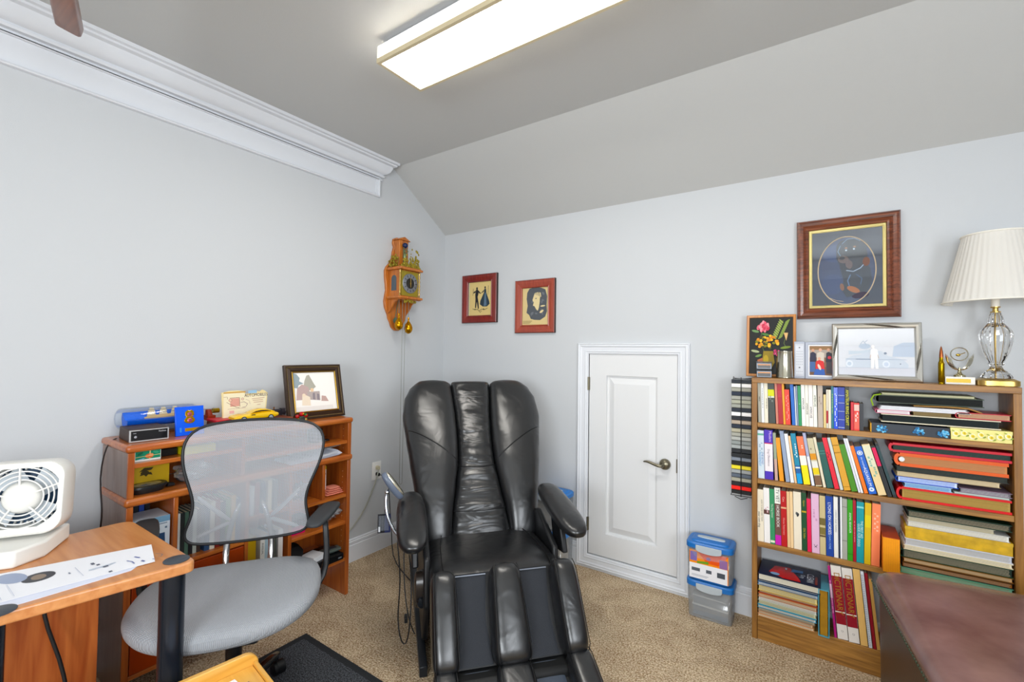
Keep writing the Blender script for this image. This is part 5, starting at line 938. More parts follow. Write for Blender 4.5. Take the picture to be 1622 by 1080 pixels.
for k,(y,wd,h,c,lb) in enumerate(((-1.652,.040,.17,'#b8961c','mustard yellow book low in the cabinet, left of white one'),(-1.600,.022,.165,'#e6e6e2','white book with black vertical letters low in the cabinet'),(-1.575,.028,.160,'#a9c0cc','pale blue book low in the cabinet'),(-1.543,.016,.165,'#3d4a40','dark green book low in the cabinet'),(-1.510,.024,.165,'#dcd8d6','light grey book low in the cabinet by the divider'))):
    o=book(-wd/2,wd,0,h,c,lb,zs=0,yf=0,dep=.14,group=gE,ttl=[('ANNUAL',.014,.6,0,'#2b2b2b')] if k==1 else None); o.location=(.31,y,.3184); o.rotation_euler=(0,0,R(90))
for k,(y,h,c,cn) in enumerate(((-1.655,.14,'#cfd3d8','pale grey'),(-1.63,.16,'#8a2a2a','dark red'),(-1.60,.15,'#2c3e5c','dark blue'),(-1.57,.155,'#e2d8bc','ivory'),(-1.54,.15,'#555a5e','grey'))):
    o=book(-.01,.020,0,h,c,'%s book on the middle cabinet shelf behind the chair mesh'%cn,zs=0,yf=0,dep=.14,group='books behind the chair mesh'); o.location=(.31,y,.5904); o.rotation_euler=(0,0,R(90))
t=thing('carton_box','slim white and yellow carton with a blue band in the small cubby','box',(.235,-1.246,.5754)); k_=G().box(-.02,.02,-.023,.023,0,.165).obj('carton',mat('#e9eef0',.4),t,bevel=.001)
decal('carton_print',k_,(.0203,-.023,0),YP,ZP,XP,[('r',0,0,1,1,'#eceff0'),('r',0,.88,1,1,'#c9c02c'),('r',.05,.70,.95,.76,'#6a7078'),('p',[(.0,.45),(.0,.58),(.8,.62),(.8,.50)],'#2f8fd0')],.046,.165)
o=G(); nn,kk=20,8; vs=[]
t=thing('pink_cloth','folded salmon pink cloth in the small cubby','cloth',(.265,-1.185,.5756)); g=G()
for k in range(4):
    z=.006+.011*k; g.loft([((0,-.058+.006*k,z),XP*.030,ZP*.003,2.4),((.004,-.02,z+.002),XP*.036,ZP*.006,2.4),((0,.02,z+.001),XP*.036,ZP*.0055,2.4),((.002,.050-.008*k,z-.001),XP*.030,ZP*.003,2.4)],16)
g.obj('fold',mat('#e2907c',.85,bump=.3,bscale=80),t)
bag('plastic_bag','clear plastic bag in the cubby right of the chair back',(.24,-1.375,.5757),(.05,.055,.055),8,PLB)
bag('plastic_bag','crumpled grey plastic bag hanging over the shelf behind the armrest',(.262,-1.215,.4206),(.06,.085,.058),15,PLB)
o=bx('pink_box',-.03,.03,-.04,.04,0,.028,mat('#d81c6e',.4)); o.location=(.26,-1.405,.4204); tag(o,'bright pink box beneath the armrest pad','box')
o=bx('black_bin',-.05,.05,-.06,.06,0,.06,mat('#17181a',.4)); o.location=(.20,-1.37,.4204+.0302-.03); tag(o,'black bin behind the pink box','bin')
t=thing('cable_box','flat black electronic box on the lowest cabinet shelf','electronic box',(.240,-1.235,.2104)); G().box(-.09,.09,-.085,.085,0,.035).obj('case',mat('#0f1114',.25),t,bevel=.003); G().box(.0905,.0915,.05,.07,.012,.02).obj('port',mat('#9aa4ac',.3,.5),t)
t=thing('handheld_device','grey handheld device lying on top of the flat black box','device',(.262,-1.190,.2458),R(-8)); G().loft([((0,-.055,.010),XP*.030,ZP*.008,3),((0,0,.012),XP*.036,ZP*.011,3),((0,.05,.012),XP*.030,ZP*.009,3)],20).obj('case',mat('#5f6a66',.3,.3),t); G().loft([((0,-.03,.0226),XP*.018,ZP*.0008,3),((0,.03,.0232),XP*.018,ZP*.0008,3)],16).obj('screen',mat('#25303a',.1),t)
o=G().box(-.045,.045,-.04,.04,0,.028).obj('white_carton',mat('#eceef2',.5),None,bevel=.001); o.location=(.268,-1.30,.2458); o.rotation_euler[2]=R(12); tag(o,'white carton resting on the flat black box','box')
t=thing('camera_bag','black camera bag at the back of the lowest cabinet shelf','bag',(.17,-1.385,.2104)); G().loft([((0,0,0),XP*.07,YP*.055,5),((0,0,.09),XP*.07,YP*.055,5),((0,0,.115),XP*.05,YP*.04,4)],24).obj('bag_body',mat('#121214',.7),t); G().tube([(-.04,0,.11),(0,0,.15),(.04,0,.11)],.005,8).obj('handle',BLACKP,t)
# ================================================================= MASSAGE CHAIR
def leather(name,c,rough=.33,bump=.25,sc_=9,wr=0):
    m=bpy.data.materials.new(name); m.use_nodes=True; n=m.node_tree.nodes; L=m.node_tree.links; b=n['Principled BSDF']
    b.inputs['Base Color'].default_value=lin(c); b.inputs['Roughness'].default_value=rough; b.inputs['Specular IOR Level'].default_value=.6; b.inputs['Coat Weight'].default_value=.35; b.inputs['Coat Roughness'].default_value=.22
    tc=n.new('ShaderNodeTexCoord'); mp=n.new('ShaderNodeMapping'); L.new(tc.outputs['Object'],mp.inputs[0])
    if wr: mp.inputs['Scale'].default_value=(1,.55,1.9)
    a=n.new('ShaderNodeTexNoise'); a.inputs['Scale'].default_value=sc_; a.inputs['Detail'].default_value=2; a.inputs['Distortion'].default_value=.8; L.new(mp.outputs[0],a.inputs['Vector'])
    v=n.new('ShaderNodeTexVoronoi'); v.inputs['Scale'].default_value=420; L.new(tc.outputs['Object'],v.inputs['Vector'])
    b1=n.new('ShaderNodeBump'); b1.inputs['Strength'].default_value=bump; b1.inputs['Distance'].default_value=.03; L.new(a.outputs['Fac'],b1.inputs['Height'])
    b2=n.new('ShaderNodeBump'); b2.inputs['Strength'].default_value=.10; b2.inputs['Distance'].default_value=.002; L.new(v.outputs['Distance'],b2.inputs['Height']); L.new(b1.outputs[0],b2.inputs['Normal'])
    L.new(b2.outputs[0],b.inputs['Normal']); return m
LB=leather('black_leather','#18191b',.30,.26,7); LW=leather('black_leather_ruched','#18191b',.25,.6,8,1); SEAM=mat('#08080a',.5,name='black_seam'); FAB=mat('#26292f',.75,bump=.3,bscale=400,name='charcoal_fabric')
mc=thing('massage_chair','black leather massage armchair with ribbed leg rest in the room centre','armchair',(1.040,-.807,0),R(-41))
line=[(0,.03,.405),(.15,-.03,.515),(.3,-.095,.635),(.45,-.16,.755),(.6,-.225,.870),(.75,-.295,.985),(.88,-.358,1.085),(1,-.415,1.175)]
def ln(t):
    for (t0,a0,z0),(t1,a1,z1) in zip(line[:-1],line[1:]):
        if t<=t1 or t1==1: 
            f=(t-t0)/(t1-t0); return Vector((a0+(a1-a0)*f,0,z0+(z1-z0)*f))
NB=Vector((.875,0,.485))
def ip(tab,t):
    for (t0,*a),(t1,*b) in zip(tab[:-1],tab[1:]):
        if t<=t1: f=(t-t0)/(t1-t0); f=f*f*(3-2*f)*.5+f*.5; return [x+(y-x)*f for x,y in zip(a,b)]
    return tab[-1][1:]
WT=[(0,.160,.300,.052),(.15,.150,.325,.066),(.3,.128,.350,.070),(.45,.107,.372,.072),(.6,.104,.392,.072),(.75,.109,.412,.070),(.88,.117,.402,.064),(.96,.122,.372,.056),(1,.126,.340,.048)]
CT_=[(0,.163,.050),(.15,.148,.055),(.3,.125,.055),(.45,.105,.054),(.6,.102,.054),(.75,.107,.054),(.9,.118,.052),(1,.124,.046)]
def surf(t,b,extra=.0):
    return None
for s in (-1,1):
    secs=[]
    N_=26
    for i in range(N_+1):
        t=i/N_; bi,bo,th=ip(WT,t); c=ln(t)+NB*(th*.55)+YP*(s*(bi+bo)/2)
        secs.append((c,YP*((bo-bi)/2+.002),NB*th,2.7))
    d=(ln(1)-ln(.88)).normalized(); c,hx,hy,e=secs[-1]; secs+=[(c+d*.018,hx*.82,hy*.72,2.5),(c+d*.028,hx*.45,hy*.38,2.3)]
    c,hx,hy,e=secs[0]; secs=[(c-d*.03,hx*.8,hy*.6,2.5)]+secs
    w_=G().loft(secs,32).obj('back_wing',LB,mc,ang=2)
    # seam running from the outer edge down to the middle of the inner edge
    g=G(); pts=[]
    for i in range(15):
        f=i/14; t=.655-.215*f**1.25; bi,bo,th=ip(WT,t); x=1-2*f; b=(bi+bo)/2+x*((bo-bi)/2)*.985
        q=max(0,1-abs(x*.985)**2.7)**(1/2.7); pts.append(ln(t)+NB*(th*.55+th*q)+YP*s*b)
    g.tube(pts,.0036,6); g.obj('seam',SEAM,w_)
r=random.Random(1); secs=[]
for i in range(71):
    t=i/70; hw_,th=ip(CT_,t); wv=.0
    if .12<t<.95: wv=.10*noise.noise(Vector((t*13,3.1,0)))+.04*noise.noise(Vector((t*30,9,0)))
    secs.append((ln(t)+NB*(th*.45),YP*(hw_-.002),NB*th*(1+wv),3.2))
d=(ln(1)-ln(.88)).normalized(); c,hx,hy,e=secs[-1]; secs+=[(c+d*.014,hx*.97,hy*.7,3),(c+d*.022,hx*.9,hy*.35,3)]
cp_=G().loft(secs,32).obj('back_center_pad',LW,mc,ang=2)
for t in (.415,.155):
    hw_,th=ip(CT_,t); pts=[]
    for i in range(13):
        x=-1+i/6; q=max(0,1-abs(x*.97)**3.2)**(1/3.2); tt=t-.012*(1-x*x); pts.append(ln(tt)+NB*(th*.45+th*q*1.0)+YP*hw_*x*.97)
    G().tube(pts,.0022,6).obj('seam',SEAM,cp_)
# rear shell
secs=[]
for i in range(13):
    t=i/12; bi,bo,th=ip(WT,t); secs.append((ln(t)-NB*.045,YP*(bo-.012),NB*.05,4))
G().loft(secs,32).obj('back_shell',mat('#131416',.5),mc)
# seat
secs=[(Vector((-.04,0,.385)),YP*.27,ZP*.045,4),(Vector((.0,0,.388)),YP*.282,ZP*.060,4),(Vector((.15,0,.385)),YP*.292,ZP*.066,4.5),(Vector((.33,0,.385)),YP*.298,ZP*.070,4.5),(Vector((.44,0,.380)),YP*.300,ZP*.070,4.5),(Vector((.485,0,.372)),YP*.298,ZP*.058,4),(Vector((.502,0,.366)),YP*.290,ZP*.040,3.5)]
st_=G().loft(secs,40).obj('seat_cushion',LB,mc,ang=2,sub=1)
for s in (-1,1):
    G().tube([(.02,s*.19,.449),(.08,s*.215,.453),(.2,s*.236,.455),(.35,s*.243,.456),(.44,s*.245,.450),(.482,s*.246,.432),(.500,s*.247,.405),(.503,s*.247,.375)],.0026,6).obj('seam',SEAM,st_,sub=1)
    G().tube([(.06,s*.20,.452),(.02,s*.27,.44),(-.0,s*.285,.42)],.0022,6).obj('seam',SEAM,st_)
G().box(-.25,.42,-.255,.255,.07,.33).obj('base_body',mat('#141416',.6),mc,bevel=.02)
for s in (-1,1):
    G().box(-.57,.455,s*.322-.017,s*.322+.017,0,.045).obj('floor_rail',mat('#22262b',.35),mc,bevel=.004)
    G().prism([(-.12,s*.292,.10),(.30,s*.292,.06),(.40,s*.292,.26),(.36,s*.292,.46),(.10,s*.292,.56),(-.05,s*.292,.50)],(0,s*.030,0)).obj('side_panel',mat('#17181a',.4),mc,bevel=.010)
    sc_=G().loft([((.265,s*.338,.265),XP*.030,ZP*.045,3),((.29,s*.342,.33),XP*.038,ZP*.06,3),],12)
    G().loft([((.30,s*.322,.30),XP*.050,ZP*.085,2.4),((.30,s*.352,.30),XP*.044,ZP*.078,2.4),((.30,s*.358,.30),XP*.030,ZP*.06,2.4)],28).obj('side_pod',mat('#2a2420',.25),mc)
    G().lathe([(.0,.016),(.020,.014),(.026,.004),(.026,0)],(.345,s*.326,.262),XP,20).obj('pivot_knob',mat('#3c4046',.15,.8),mc)
    # armrest
    c0=Vector((.275,s*.375-(.006 if s>0 else 0),.605)); dx=Vector((.945,.10 if s>0 else 0,-.295)).normalized(); nz_=Vector((.295,0,.955)); secs=[]
    for u,w1,h1 in ((-.215,.022,.012),(-.207,.040,.022),(-.180,.056,.031),(-.12,.067,.037),(-.02,.072,.040),(.08,.071,.039),(.14,.064,.036),(.178,.050,.028),(.198,.030,.018),(.204,.014,.010)): secs.append((c0+dx*u,YP*w1,nz_*h1,2.5))
    ar=G().loft(secs,32).obj('armrest',LB,mc,ang=2,sub=1)
    G().tube([c0+dx*(.203*math.cos(a))+YP*(.0665*math.sin(a)*(abs(math.sin(a))**-.15 if abs(math.sin(a))>.05 else 1))-nz_*.004 for a in [2*math.pi*i/40 for i in range(40)]],.0028,6,closed=True).obj('piping',SEAM,ar)
    G().prism([(.16,s*.345,.60),(.30,s*.345,.56),(.36,s*.345,.42),(.22,s*.345,.40)],(0,s*.03,0)).obj('armrest_support',mat('#141517',.4),mc,bevel=.008)
# leg rest
P0=Vector((.505,0,.445)); P1=Vector((.690,0,.165)); dl=(P1-P0).normalized(); nl=Vector((-dl.z,0,dl.x)) if False else Vector((.834,0,.551)); LEN=(P1-P0).length
lg=G().loft([(P0-nl*.02+dl*0,YP*.29,nl*.022,6),(P0-nl*.02+dl*LEN,YP*.295,nl*.022,6)],24).obj('leg_rest_frame',mat('#101113',.5),mc)
for s in (-1,1):
    secs=[]
    for i in range(9):
        f=i/8; secs.append((P0+dl*(.005+f*(LEN-.01))+nl*(.004-.010*math.sin(math.pi*f))+YP*(s*.137),YP*(.070-.010*math.sin(math.pi*f)),nl*.010,4))
    G().loft(secs,20).obj('calf_panel',FAB,mc)
    G().tube([P0+dl*(.01)+nl*.016+YP*(s*(.137-.065)),P0+dl*.01+nl*.016+YP*(s*(.137+.065))],.003,8).obj('calf_trim',mat('#6a6f78',.3,.3),mc)
def pad(name,b,w0,w1,D0,Du,L,h,nv,m=LB):
    secs=[]
    for f,ws,hs in ((0,.45,.35),(.03,.75,.70),(.09,.95,.93),(.2,1,1),(.5,1,1.02),(.8,1,1),(.92,.96,.93),(.975,.78,.7),(1,.5,.35)):
        w=(w0+(w1-w0)*f)*ws; secs.append((D0+Du*(L*f)+nv*(h*.35)+YP*b,YP*w,nv*h*hs*.85,3.2))
    o=G().loft(secs,32).obj(name,m,mc,ang=2,sub=1)
    for s in (-1,1):
        pts=[]
        for i in range(17):
            f=i/16; f2=.03+.94*f; k=1 if .09<f2<.92 else (.93 if .05<f2<.96 else .82); w=(w0+(w1-w0)*f2)*.80*(.9 if f2<.06 or f2>.95 else 1)
            pts.append(D0+Du*(L*f2)+nv*(h*.35+h*.85*.925*(1 if k==1 else k*.93))+YP*(b+s*w))
        G().tube(pts,.0020,6).obj('piping',SEAM,o)
    return o
pad('calf_pad',-.256,.054,.056,P0-dl*.015,dl,LEN+.025,.075,nl); pad('calf_pad',.266,.056,.056,P0-dl*.015,dl,LEN+.025,.088,nl)
pad('calf_pad',.006,.066,.084,P0-dl*.025,dl,LEN+.035,.080,nl)
G().box(.62,.76,-.285,.285,.09,.16).obj('hinge_cover',mat('#0e0f10',.6),mc,bevel=.02)
F0=Vector((.700,0,.150)); F1=Vector((.93,0,.045)); df=(F1-F0).normalized(); nf=Vector((-df.z,0,df.x)); nf=nf if nf.z>0 else -nf
G().loft([(F0-nf*.02,YP*.29,nf*.022,6),(F1-nf*.02,YP*.29,nf*.022,6)],24).obj('foot_rest_frame',mat('#101113',.5),mc)
for s in (-1,1): G().loft([(F0+nf*.002+YP*(s*.137)+df*(k*.08),YP*.07,nf*.01,4) for k in range(4)],20).obj('foot_panel',mat('#3a424e',.55,bump=.2,bscale=300),mc)
pad('foot_pad',-.262,.050,.052,F0-df*.01,df,.29,.060,nf); pad('foot_pad',.272,.055,.056,F0-df*.01,df,.30,.070,nf); pad('foot_pad',.006,.075,.080,F0-df*.01,df,.30,.055,nf)
# remote on its holder (hooked on the left arm)
rm=thing('remote_control','grey and chrome massage remote standing in its curved holder by the left armrest','remote control',(1.040,-.807,0),R(-41))
hp=[(.17,-.490,.712),(.175,-.494,.685),(.185,-.493,.645),(.20,-.482,.60),(.225,-.462,.562),(.245,-.442,.540),(.255,-.425,.53)]
G().tube(hp,[.008,.008,.008,.008,.008,.009,.010],10).obj('holder',mat('#c3c8d0',.2,.9),rm,sub=1)
M_=Matrix.Rotation(R(36),3,'X')*1.2
hd=G().loft([(Vector((.17,-.462,.742))+M_@Vector((0,0,z)),M_@Vector((0,w_,0)) if 0 else Vector((w_,0,0)),M_@Vector((0,t_,0)),2.6) for z,w_,t_ in ((-.062,.010,.008),(-.055,.022,.014),(-.03,.030,.018),(.01,.033,.018),(.045,.028,.016),(.062,.018,.012),(.068,.008,.006))],24).obj('handset',mat('#5f6878',.3),rm,sub=1)
G().loft([(Vector((.17,-.462,.742))+M_@Vector((0,.012,z)),Vector((w_,0,0)),M_@Vector((0,t_,0)),2.6) for z,w_,t_ in ((-.058,.014,.006),(-.03,.027,.008),(.01,.030,.008),(.045,.025,.008),(.062,.012,.005))],24).obj('chrome_face',mat('#d2cfc0',.15,.9),rm,sub=1)
G().ell((.172,-.488,.716),.012,.012,.012,14,8).obj('knob',CHROME,rm)
tg=thing('warning_tag','black warning tag with white print hanging on a power cord','tag',(1.040,-.807,0),R(-41))
k_=G().box(.165,.1665,-.530,-.470,.520,.610).obj('tag_sheet',mat('#0c0d14',.4),tg,smooth=False)
decal('tag_print',k_,(.1667,-.530,.520),YP,ZP,XP,[('r',0,0,1,1,'#0c0d16'),('r',.55,0,1,1,'#1c2550'),('r',.06,.06,.2,.34,'#c9ccd0')]+[('r',.1+.08*i,.36 if i<2 else .12,.125+.08*i,.92,'#8f949c') for i in range(10)],.060,.090)
G().tube([(.166,-.500,.610),(.16,-.495,.66)],.0012,6).obj('string',BLACKP,tg)
cbx=thing('remote_cable','black looping cable hanging beside the massage chair down to the carpet','cable',(1.040,-.807,0),R(-41))
G().tube([(.255,-.440,.53),(.27,-.430,.44),(.26,-.420,.33),(.22,-.425,.22),(.20,-.43,.12),(.235,-.42,.055),(.29,-.40,.04),(.33,-.385,.09),(.32,-.375,.17),(.28,-.370,.26),(.25,-.372,.36),(.25,-.385,.46)],.0034,8).obj('cable',BLACKP,cbx,sub=1)
G().tube([(.10,-.40,.50),(.15,-.405,.38),(.20,-.40,.25),(.245,-.385,.16),(.30,-.365,.12),(.33,-.352,.11)],.003,8).obj('cable',BLACKP,cbx,sub=1)
G().box(.235,.275,-.400,-.385,.135,.16).obj('cable_clip',BLACKP,cbx,bevel=.003)
# ================================================================= OFFICE CHAIR
def meshfab(name,c,holes=True,pitch=.0095,thr=.42):
    m=bpy.data.materials.new(name); m.use_nodes=True; n=m.node_tree.nodes; L=m.node_tree.links; b=n['Principled BSDF']; b.inputs['Base Color'].default_value=lin(c); b.inputs['Roughness'].default_value=.7
    tc=n.new('ShaderNodeUVMap') if 0 else n.new('ShaderNodeTexCoord'); sp=n.new('ShaderNodeSeparateXYZ'); L.new(tc.outputs['Object'],sp.inputs[0])
    A,B_=('Y','Z') if holes else ('X','Y')
    def M(op,a,b2=None,v=None):
        q=n.new('ShaderNodeMath'); q.operation=op; L.new(a,q.inputs[0])
        if b2 is not None: L.new(b2,q.inputs[1])
        if v is not None: q.inputs[1].default_value=v
        return q.outputs[0]
    k=2*math.pi/pitch*.7071; s1=M('SINE',M('MULTIPLY',M('ADD',sp.outputs[A],sp.outputs[B_]),v=k)); s2=M('SINE',M('MULTIPLY',M('SUBTRACT',sp.outputs[A],sp.outputs[B_]),v=k)); pr=M('MULTIPLY',s1,s2)
    if holes:
        gt=M('GREATER_THAN',M('ABSOLUTE',pr),v=thr); t=n.new('ShaderNodeBsdfTransparent'); mx=n.new('ShaderNodeMixShader'); L.new(gt,mx.inputs[0]); L.new(b.outputs[0],mx.inputs[1]); L.new(t.outputs[0],mx.inputs[2]); L.new(mx.outputs[0],n['Material Output'].inputs[0])
    else:
        bp=n.new('ShaderNodeBump'); bp.inputs['Strength'].default_value=.6; bp.inputs['Distance'].default_value=.002; L.new(pr,bp.inputs['Height']); L.new(bp.outputs[0],b.inputs['Normal'])
        r=n.new('ShaderNodeValToRGB'); e=r.color_ramp.elements; e[0].position=.25; e[1].position=.6; a=lin(c); e[0].color=tuple(x*.80 for x in a[:3])+(1,); e[1].color=a; L.new(M('ABSOLUTE',pr),r.inputs[0]); L.new(r.outputs[0],b.inputs['Base Color'])
    return m
oc=thing('office_chair','grey mesh back office swivel chair standing by the desk','office chair',(.80,-1.95,0),R(-34))
outl=[(0,1.090),(.08,1.088),(.165,1.081),(.225,1.065),(.258,1.032),(.270,.985),(.263,.92),(.244,.86),(.225,.81),(.212,.765),(.211,.72),(.225,.67),(.232,.645),(.226,.618),(.205,.600),(.15,.590),(.07,.584),(0,.583)]
def back_a(b,z): return -.300-.10*(z-.80)+.30*max(0,(z-.98))*-.25+.030*(b/.26)**2-.05*(.9-z)**2*(1 if z<.9 else 0)
n_=28; vs=[]
def sh_(z): return .002+.020*min(1,max(0,(z-.65)/.35))
zz=[p[1] for p in outl]
import bisect
def halfw(z):
    # half width of the outline at height z
    for (b0,z0),(b1,z1) in zip(outl[:-1],outl[1:]):
        if z0>=z>=z1: f=(z0-z)/(z0-z1) if z0>z1 else 0; return b0+(b1-b0)*f
    return 0
NR=40
zs_=[1.0895-(1.0895-.5835)*(.5-.5*math.cos(math.pi*i/NR)) for i in range(NR+1)]
for z in zs_:
    hwz=max(halfw(z),.01)
    for j in range(n_+1):
        b=-hwz+2*hwz*j/n_; vs.append((back_a(b,z),b+sh_(z),z))
g=G().add(vs,[(i*(n_+1)+j,i*(n_+1)+j+1,(i+1)*(n_+1)+j+1,(i+1)*(n_+1)+j) for i in range(NR) for j in range(n_)])
mb=g.obj('mesh_back',meshfab('grey_mesh','#abafb5',thr=.60),oc,ang=3)
ol=[(back_a(b,z),b+sh_(z),z) for b,z in outl]+[(back_a(b,z),-b+sh_(z),z) for b,z in outl[::-1][1:-1]]
G().tube(ol,.0065,8,closed=True).obj('back_rim',BLACKP,mb,sub=1)
seat=G(); secs=[]
for z,sx,sy in ((.405,.17,.20),(.415,.235,.275),(.43,.258,.298),(.455,.268,.306),(.478,.264,.302),(.492,.245,.283),(.500,.19,.22)):
    secs.append(((-.01,-.012,z+.02),XP*sx,YP*sy,2.7))
sg_=seat.loft(secs,48)
sg_.v=[(x,y,z-.35*max(0,x-.13)**1.5+.02*(abs(y)/.3)**2) for x,y,z in sg_.v]
sg_.obj('seat_pad',meshfab('grey_seat_fabric','#a4a8ae',False,.0075),oc,ang=3,sub=1)
G().box(-.13,.09,-.09,.09,.345,.422).obj('tilt_mechanism',BLACKP,oc,bevel=.012)
G().cyl((0,0,.11),(0,0,.345),.027,n=20).cyl((0,0,.09),(0,0,.21),.036,n=20).obj('gas_lift',mat('#15161a',.3),oc)
for s in (-1,1):
    AO=-.030 if s<0 else 0; ZO=.025 if s<0 else 0; FO=.07 if s<0 else 0
    G().tube([(-.10,s*.06,.375),(-.22,s*.075,.405),(-.285,s*.085,.47),(-.305,s*.088,.56),(-.318,s*.07,.66),(-.325,s*.04,.74)],[.014,.014,.014,.013,.011,.009],12).obj('back_strut',CHROME,oc,sub=1)
    G().tube([(-.318,s*.07,.66),(-.31,s*.14,.72),(-.295,s*.198,.79)],[.010,.009,.008],10).obj('back_brace',mat('#d4d6da',.3,.4),oc,sub=1)
    G().tube([(-.318,s*.07,.66),(-.30,s*.13,.64),(-.28,s*.198,.618)],[.010,.009,.008],10).obj('back_brace',mat('#d4d6da',.3,.4),oc,sub=1)
    G().loft([((-.385+FO,s*.338+AO,.675+ZO),YP*.022+XP*.007*s,ZP*.008,3),((-.36+FO,s*.332+AO,.677+ZO),YP*.038+XP*.012*s,ZP*.012,3),((-.24+FO,s*.298+AO,.680+ZO),YP*.042+XP*.014*s,ZP*.013,3.4),((-.12+FO,s*.262+AO,.680+ZO),YP*.036+XP*.012*s,ZP*.012,3.4),((-.085+FO,s*.251+AO,.677+ZO),YP*.024+XP*.008*s,ZP*.009,3)],24).obj('armrest',mat('#35383b',.55),oc,ang=2,sub=1)
    G().loft([((-.215+FO,s*.300+AO,.670+ZO),XP*.026,YP*.013,4),((-.20+FO,s*.306+AO,.60),XP*.024,YP*.012,4),((-.19,s*.312+AO,.52),XP*.024,YP*.012,4),((-.175,s*.305+AO,.44),XP*.025,YP*.014,4),((-.14,s*.25,.385),XP*.026,YP*.020,4),((-.10,s*.12,.372),XP*.026,YP*.020,4)],20).obj('arm_post',BLACKP,oc,ang=2,sub=1)
for k in range(5):
    a=R(72*k+157); d=Vector((math.cos(a),math.sin(a),0)); p=Vector((-d.y,d.x,0))
    lg_=G().loft([(d*.03+ZP*.105,p*.024,ZP*.024,4),(d*.15+ZP*.105,p*.020,ZP*.017,4),(d*.27+ZP*.088,p*.016,ZP*.012,4),(d*.31+ZP*.080,p*.012,ZP*.008,3)],20).obj('base_leg',mat('#1c1d1d',.18,coat=.5),oc,ang=2)
    w_=d*.305; q=R(30+50*k); wd=Vector((math.cos(q),math.sin(q),0)); wp=Vector((-wd.y,wd.x,0))
    c_=G(); c_.cyl(w_+ZP*.050,w_+ZP*.085,.007,n=10)
    for s in (-1,1): c_.lathe([(0,.013),(.020,.012),(.0275,.008),(.0275,-.006),(0,-.007)],w_+wd*.012+ZP*.0282+wp*s*.014,wp*s,20)
    c_.loft([(w_+wd*.012+ZP*.030-wp*.010,wd*.030,ZP*.028,2),(w_+wd*.012+ZP*.030+wp*.010,wd*.030,ZP*.028,2)],20)
    c_.obj('caster',mat('#131416',.3),oc)
# ================================================================= FLOOR MAT
mm=bpy.data.materials.new('charcoal_mat'); mm.use_nodes=True; n=mm.node_tree.nodes; L=mm.node_tree.links; b=n['Principled BSDF']; b.inputs['Roughness'].default_value=.9
tc=n.new('ShaderNodeTexCoord'); nz=n.new('ShaderNodeTexNoise'); nz.inputs['Scale'].default_value=170; L.new(tc.outputs['Object'],nz.inputs['Vector']); r_=n.new('ShaderNodeValToRGB'); e=r_.color_ramp.elements; e[0].position=.4;e[1].position=.62; e[0].color=lin('#1a1c20'); e[1].color=lin('#5a5f66'); L.new(nz.outputs['Fac'],r_.inputs[0]); L.new(r_.outputs[0],b.inputs['Base Color'])
bp=n.new('ShaderNodeBump'); bp.inputs['Strength'].default_value=.8; bp.inputs['Distance'].default_value=.006; L.new(nz.outputs['Fac'],bp.inputs['Height']); L.new(bp.outputs[0],b.inputs['Normal'])
fm_=thing('floor_mat','charcoal ribbed floor mat on the carpet under the office chair','floor mat',(1.14,-1.88,0))
G().box(-.65,.65,-.41,.41,.0005,.006).obj('mat_pile',mm,fm_,bevel=.001)
g=G().rings([(-.65,.65,-.41,.41,.0005),(-.65,.65,-.41,.41,.0068),(-.625,.625,-.385,.385,.0068),(-.62,.62,-.38,.38,.006)],U=XP,V=YP,N=ZP,cap=False); g.obj('border',mat('#24272b',.8,bump=.5,bscale=300),fm_)
# ================================================================= DESK (left foreground)
DW=wood('desk_laminate','#c07a42','#d4935a','x',3,.33,.3); DE=wood('desk_edge','#b8662c','#cf7d3e','y',3,.35,.3)
dk_=thing('desk','light orange wood desk with round dark metal legs in the left foreground','desk',(0,0,0))
def rpoly(pts,r,n=6):
    out=[];k=len(pts)
    for i in range(k):
        p=Vector(pts[i]); a=(Vector(pts[i-1])-p).normalized(); b=(Vector(pts[(i+1)%k])-p).normalized(); rr=r[i]
        if rr<=0: out.append(p); continue
        s,e=p+a*rr,p+b*rr
        for j in range(n+1): f=j/n; out.append(s*(1-f)**2+p*2*f*(1-f)+e*f*f)
    return out
pl=rpoly([(.435,-2.160),(1.008,-2.160),(.925,-2.66),(.85,-3.30),(.42,-3.30)],[.05,.03,0,.02,.02])
G().prism([(p.x,p.y,.717) for p in pl],(0,0,.033)).obj('desk_top',DW,dk_,bevel=.006,seg=3,smooth=False)
LEGM=mat('#262c36',.22,.55,name='gunmetal')
for x,y in ((.955,-2.205),(.908,-2.575),(.47,-3.2)):
    G().cyl((x,y,.012),(x,y,.7165),.033,n=28).obj('leg',LEGM,dk_); G().cyl((x,y,0),(x,y,.012),.026,n=20).obj('foot',BLACKP,dk_)
for x,y in ((.955,-2.196),(.930,-2.560)):
    G().lathe([(.034,.0),(.034,.0015),(.030,.003),(0,.0032)],(x,y,.7503),ZP,32).obj('leg_cap',mat('#3a4048',.45),dk_)
p_=G().box(.478,.500,-3.15,-2.262,.02,.7165).obj('side_panel',wood('desk_panel','#a04a1c','#c06a30','z',3,.3,.3),dk_,bevel=.001)
G().lathe([(.016,0),(.016,.002),(.010,.003),(0,.003)],(.5003,-2.335,.60),XP,20).obj('screw_cap',mat('#b9c4b4',.3,.4),p_); G().cyl((.500,-2.335,.60),(.5036,-2.335,.60),.004,n=8).cyl((.4995,-2.290,.625),(.5006,-2.290,.625),.007,n=12).obj('screw_socket',mat('#1a2026',.4),p_)
t=thing('power_cord','flat black cord hanging down the panel under the desk','cord',(0,0,0))
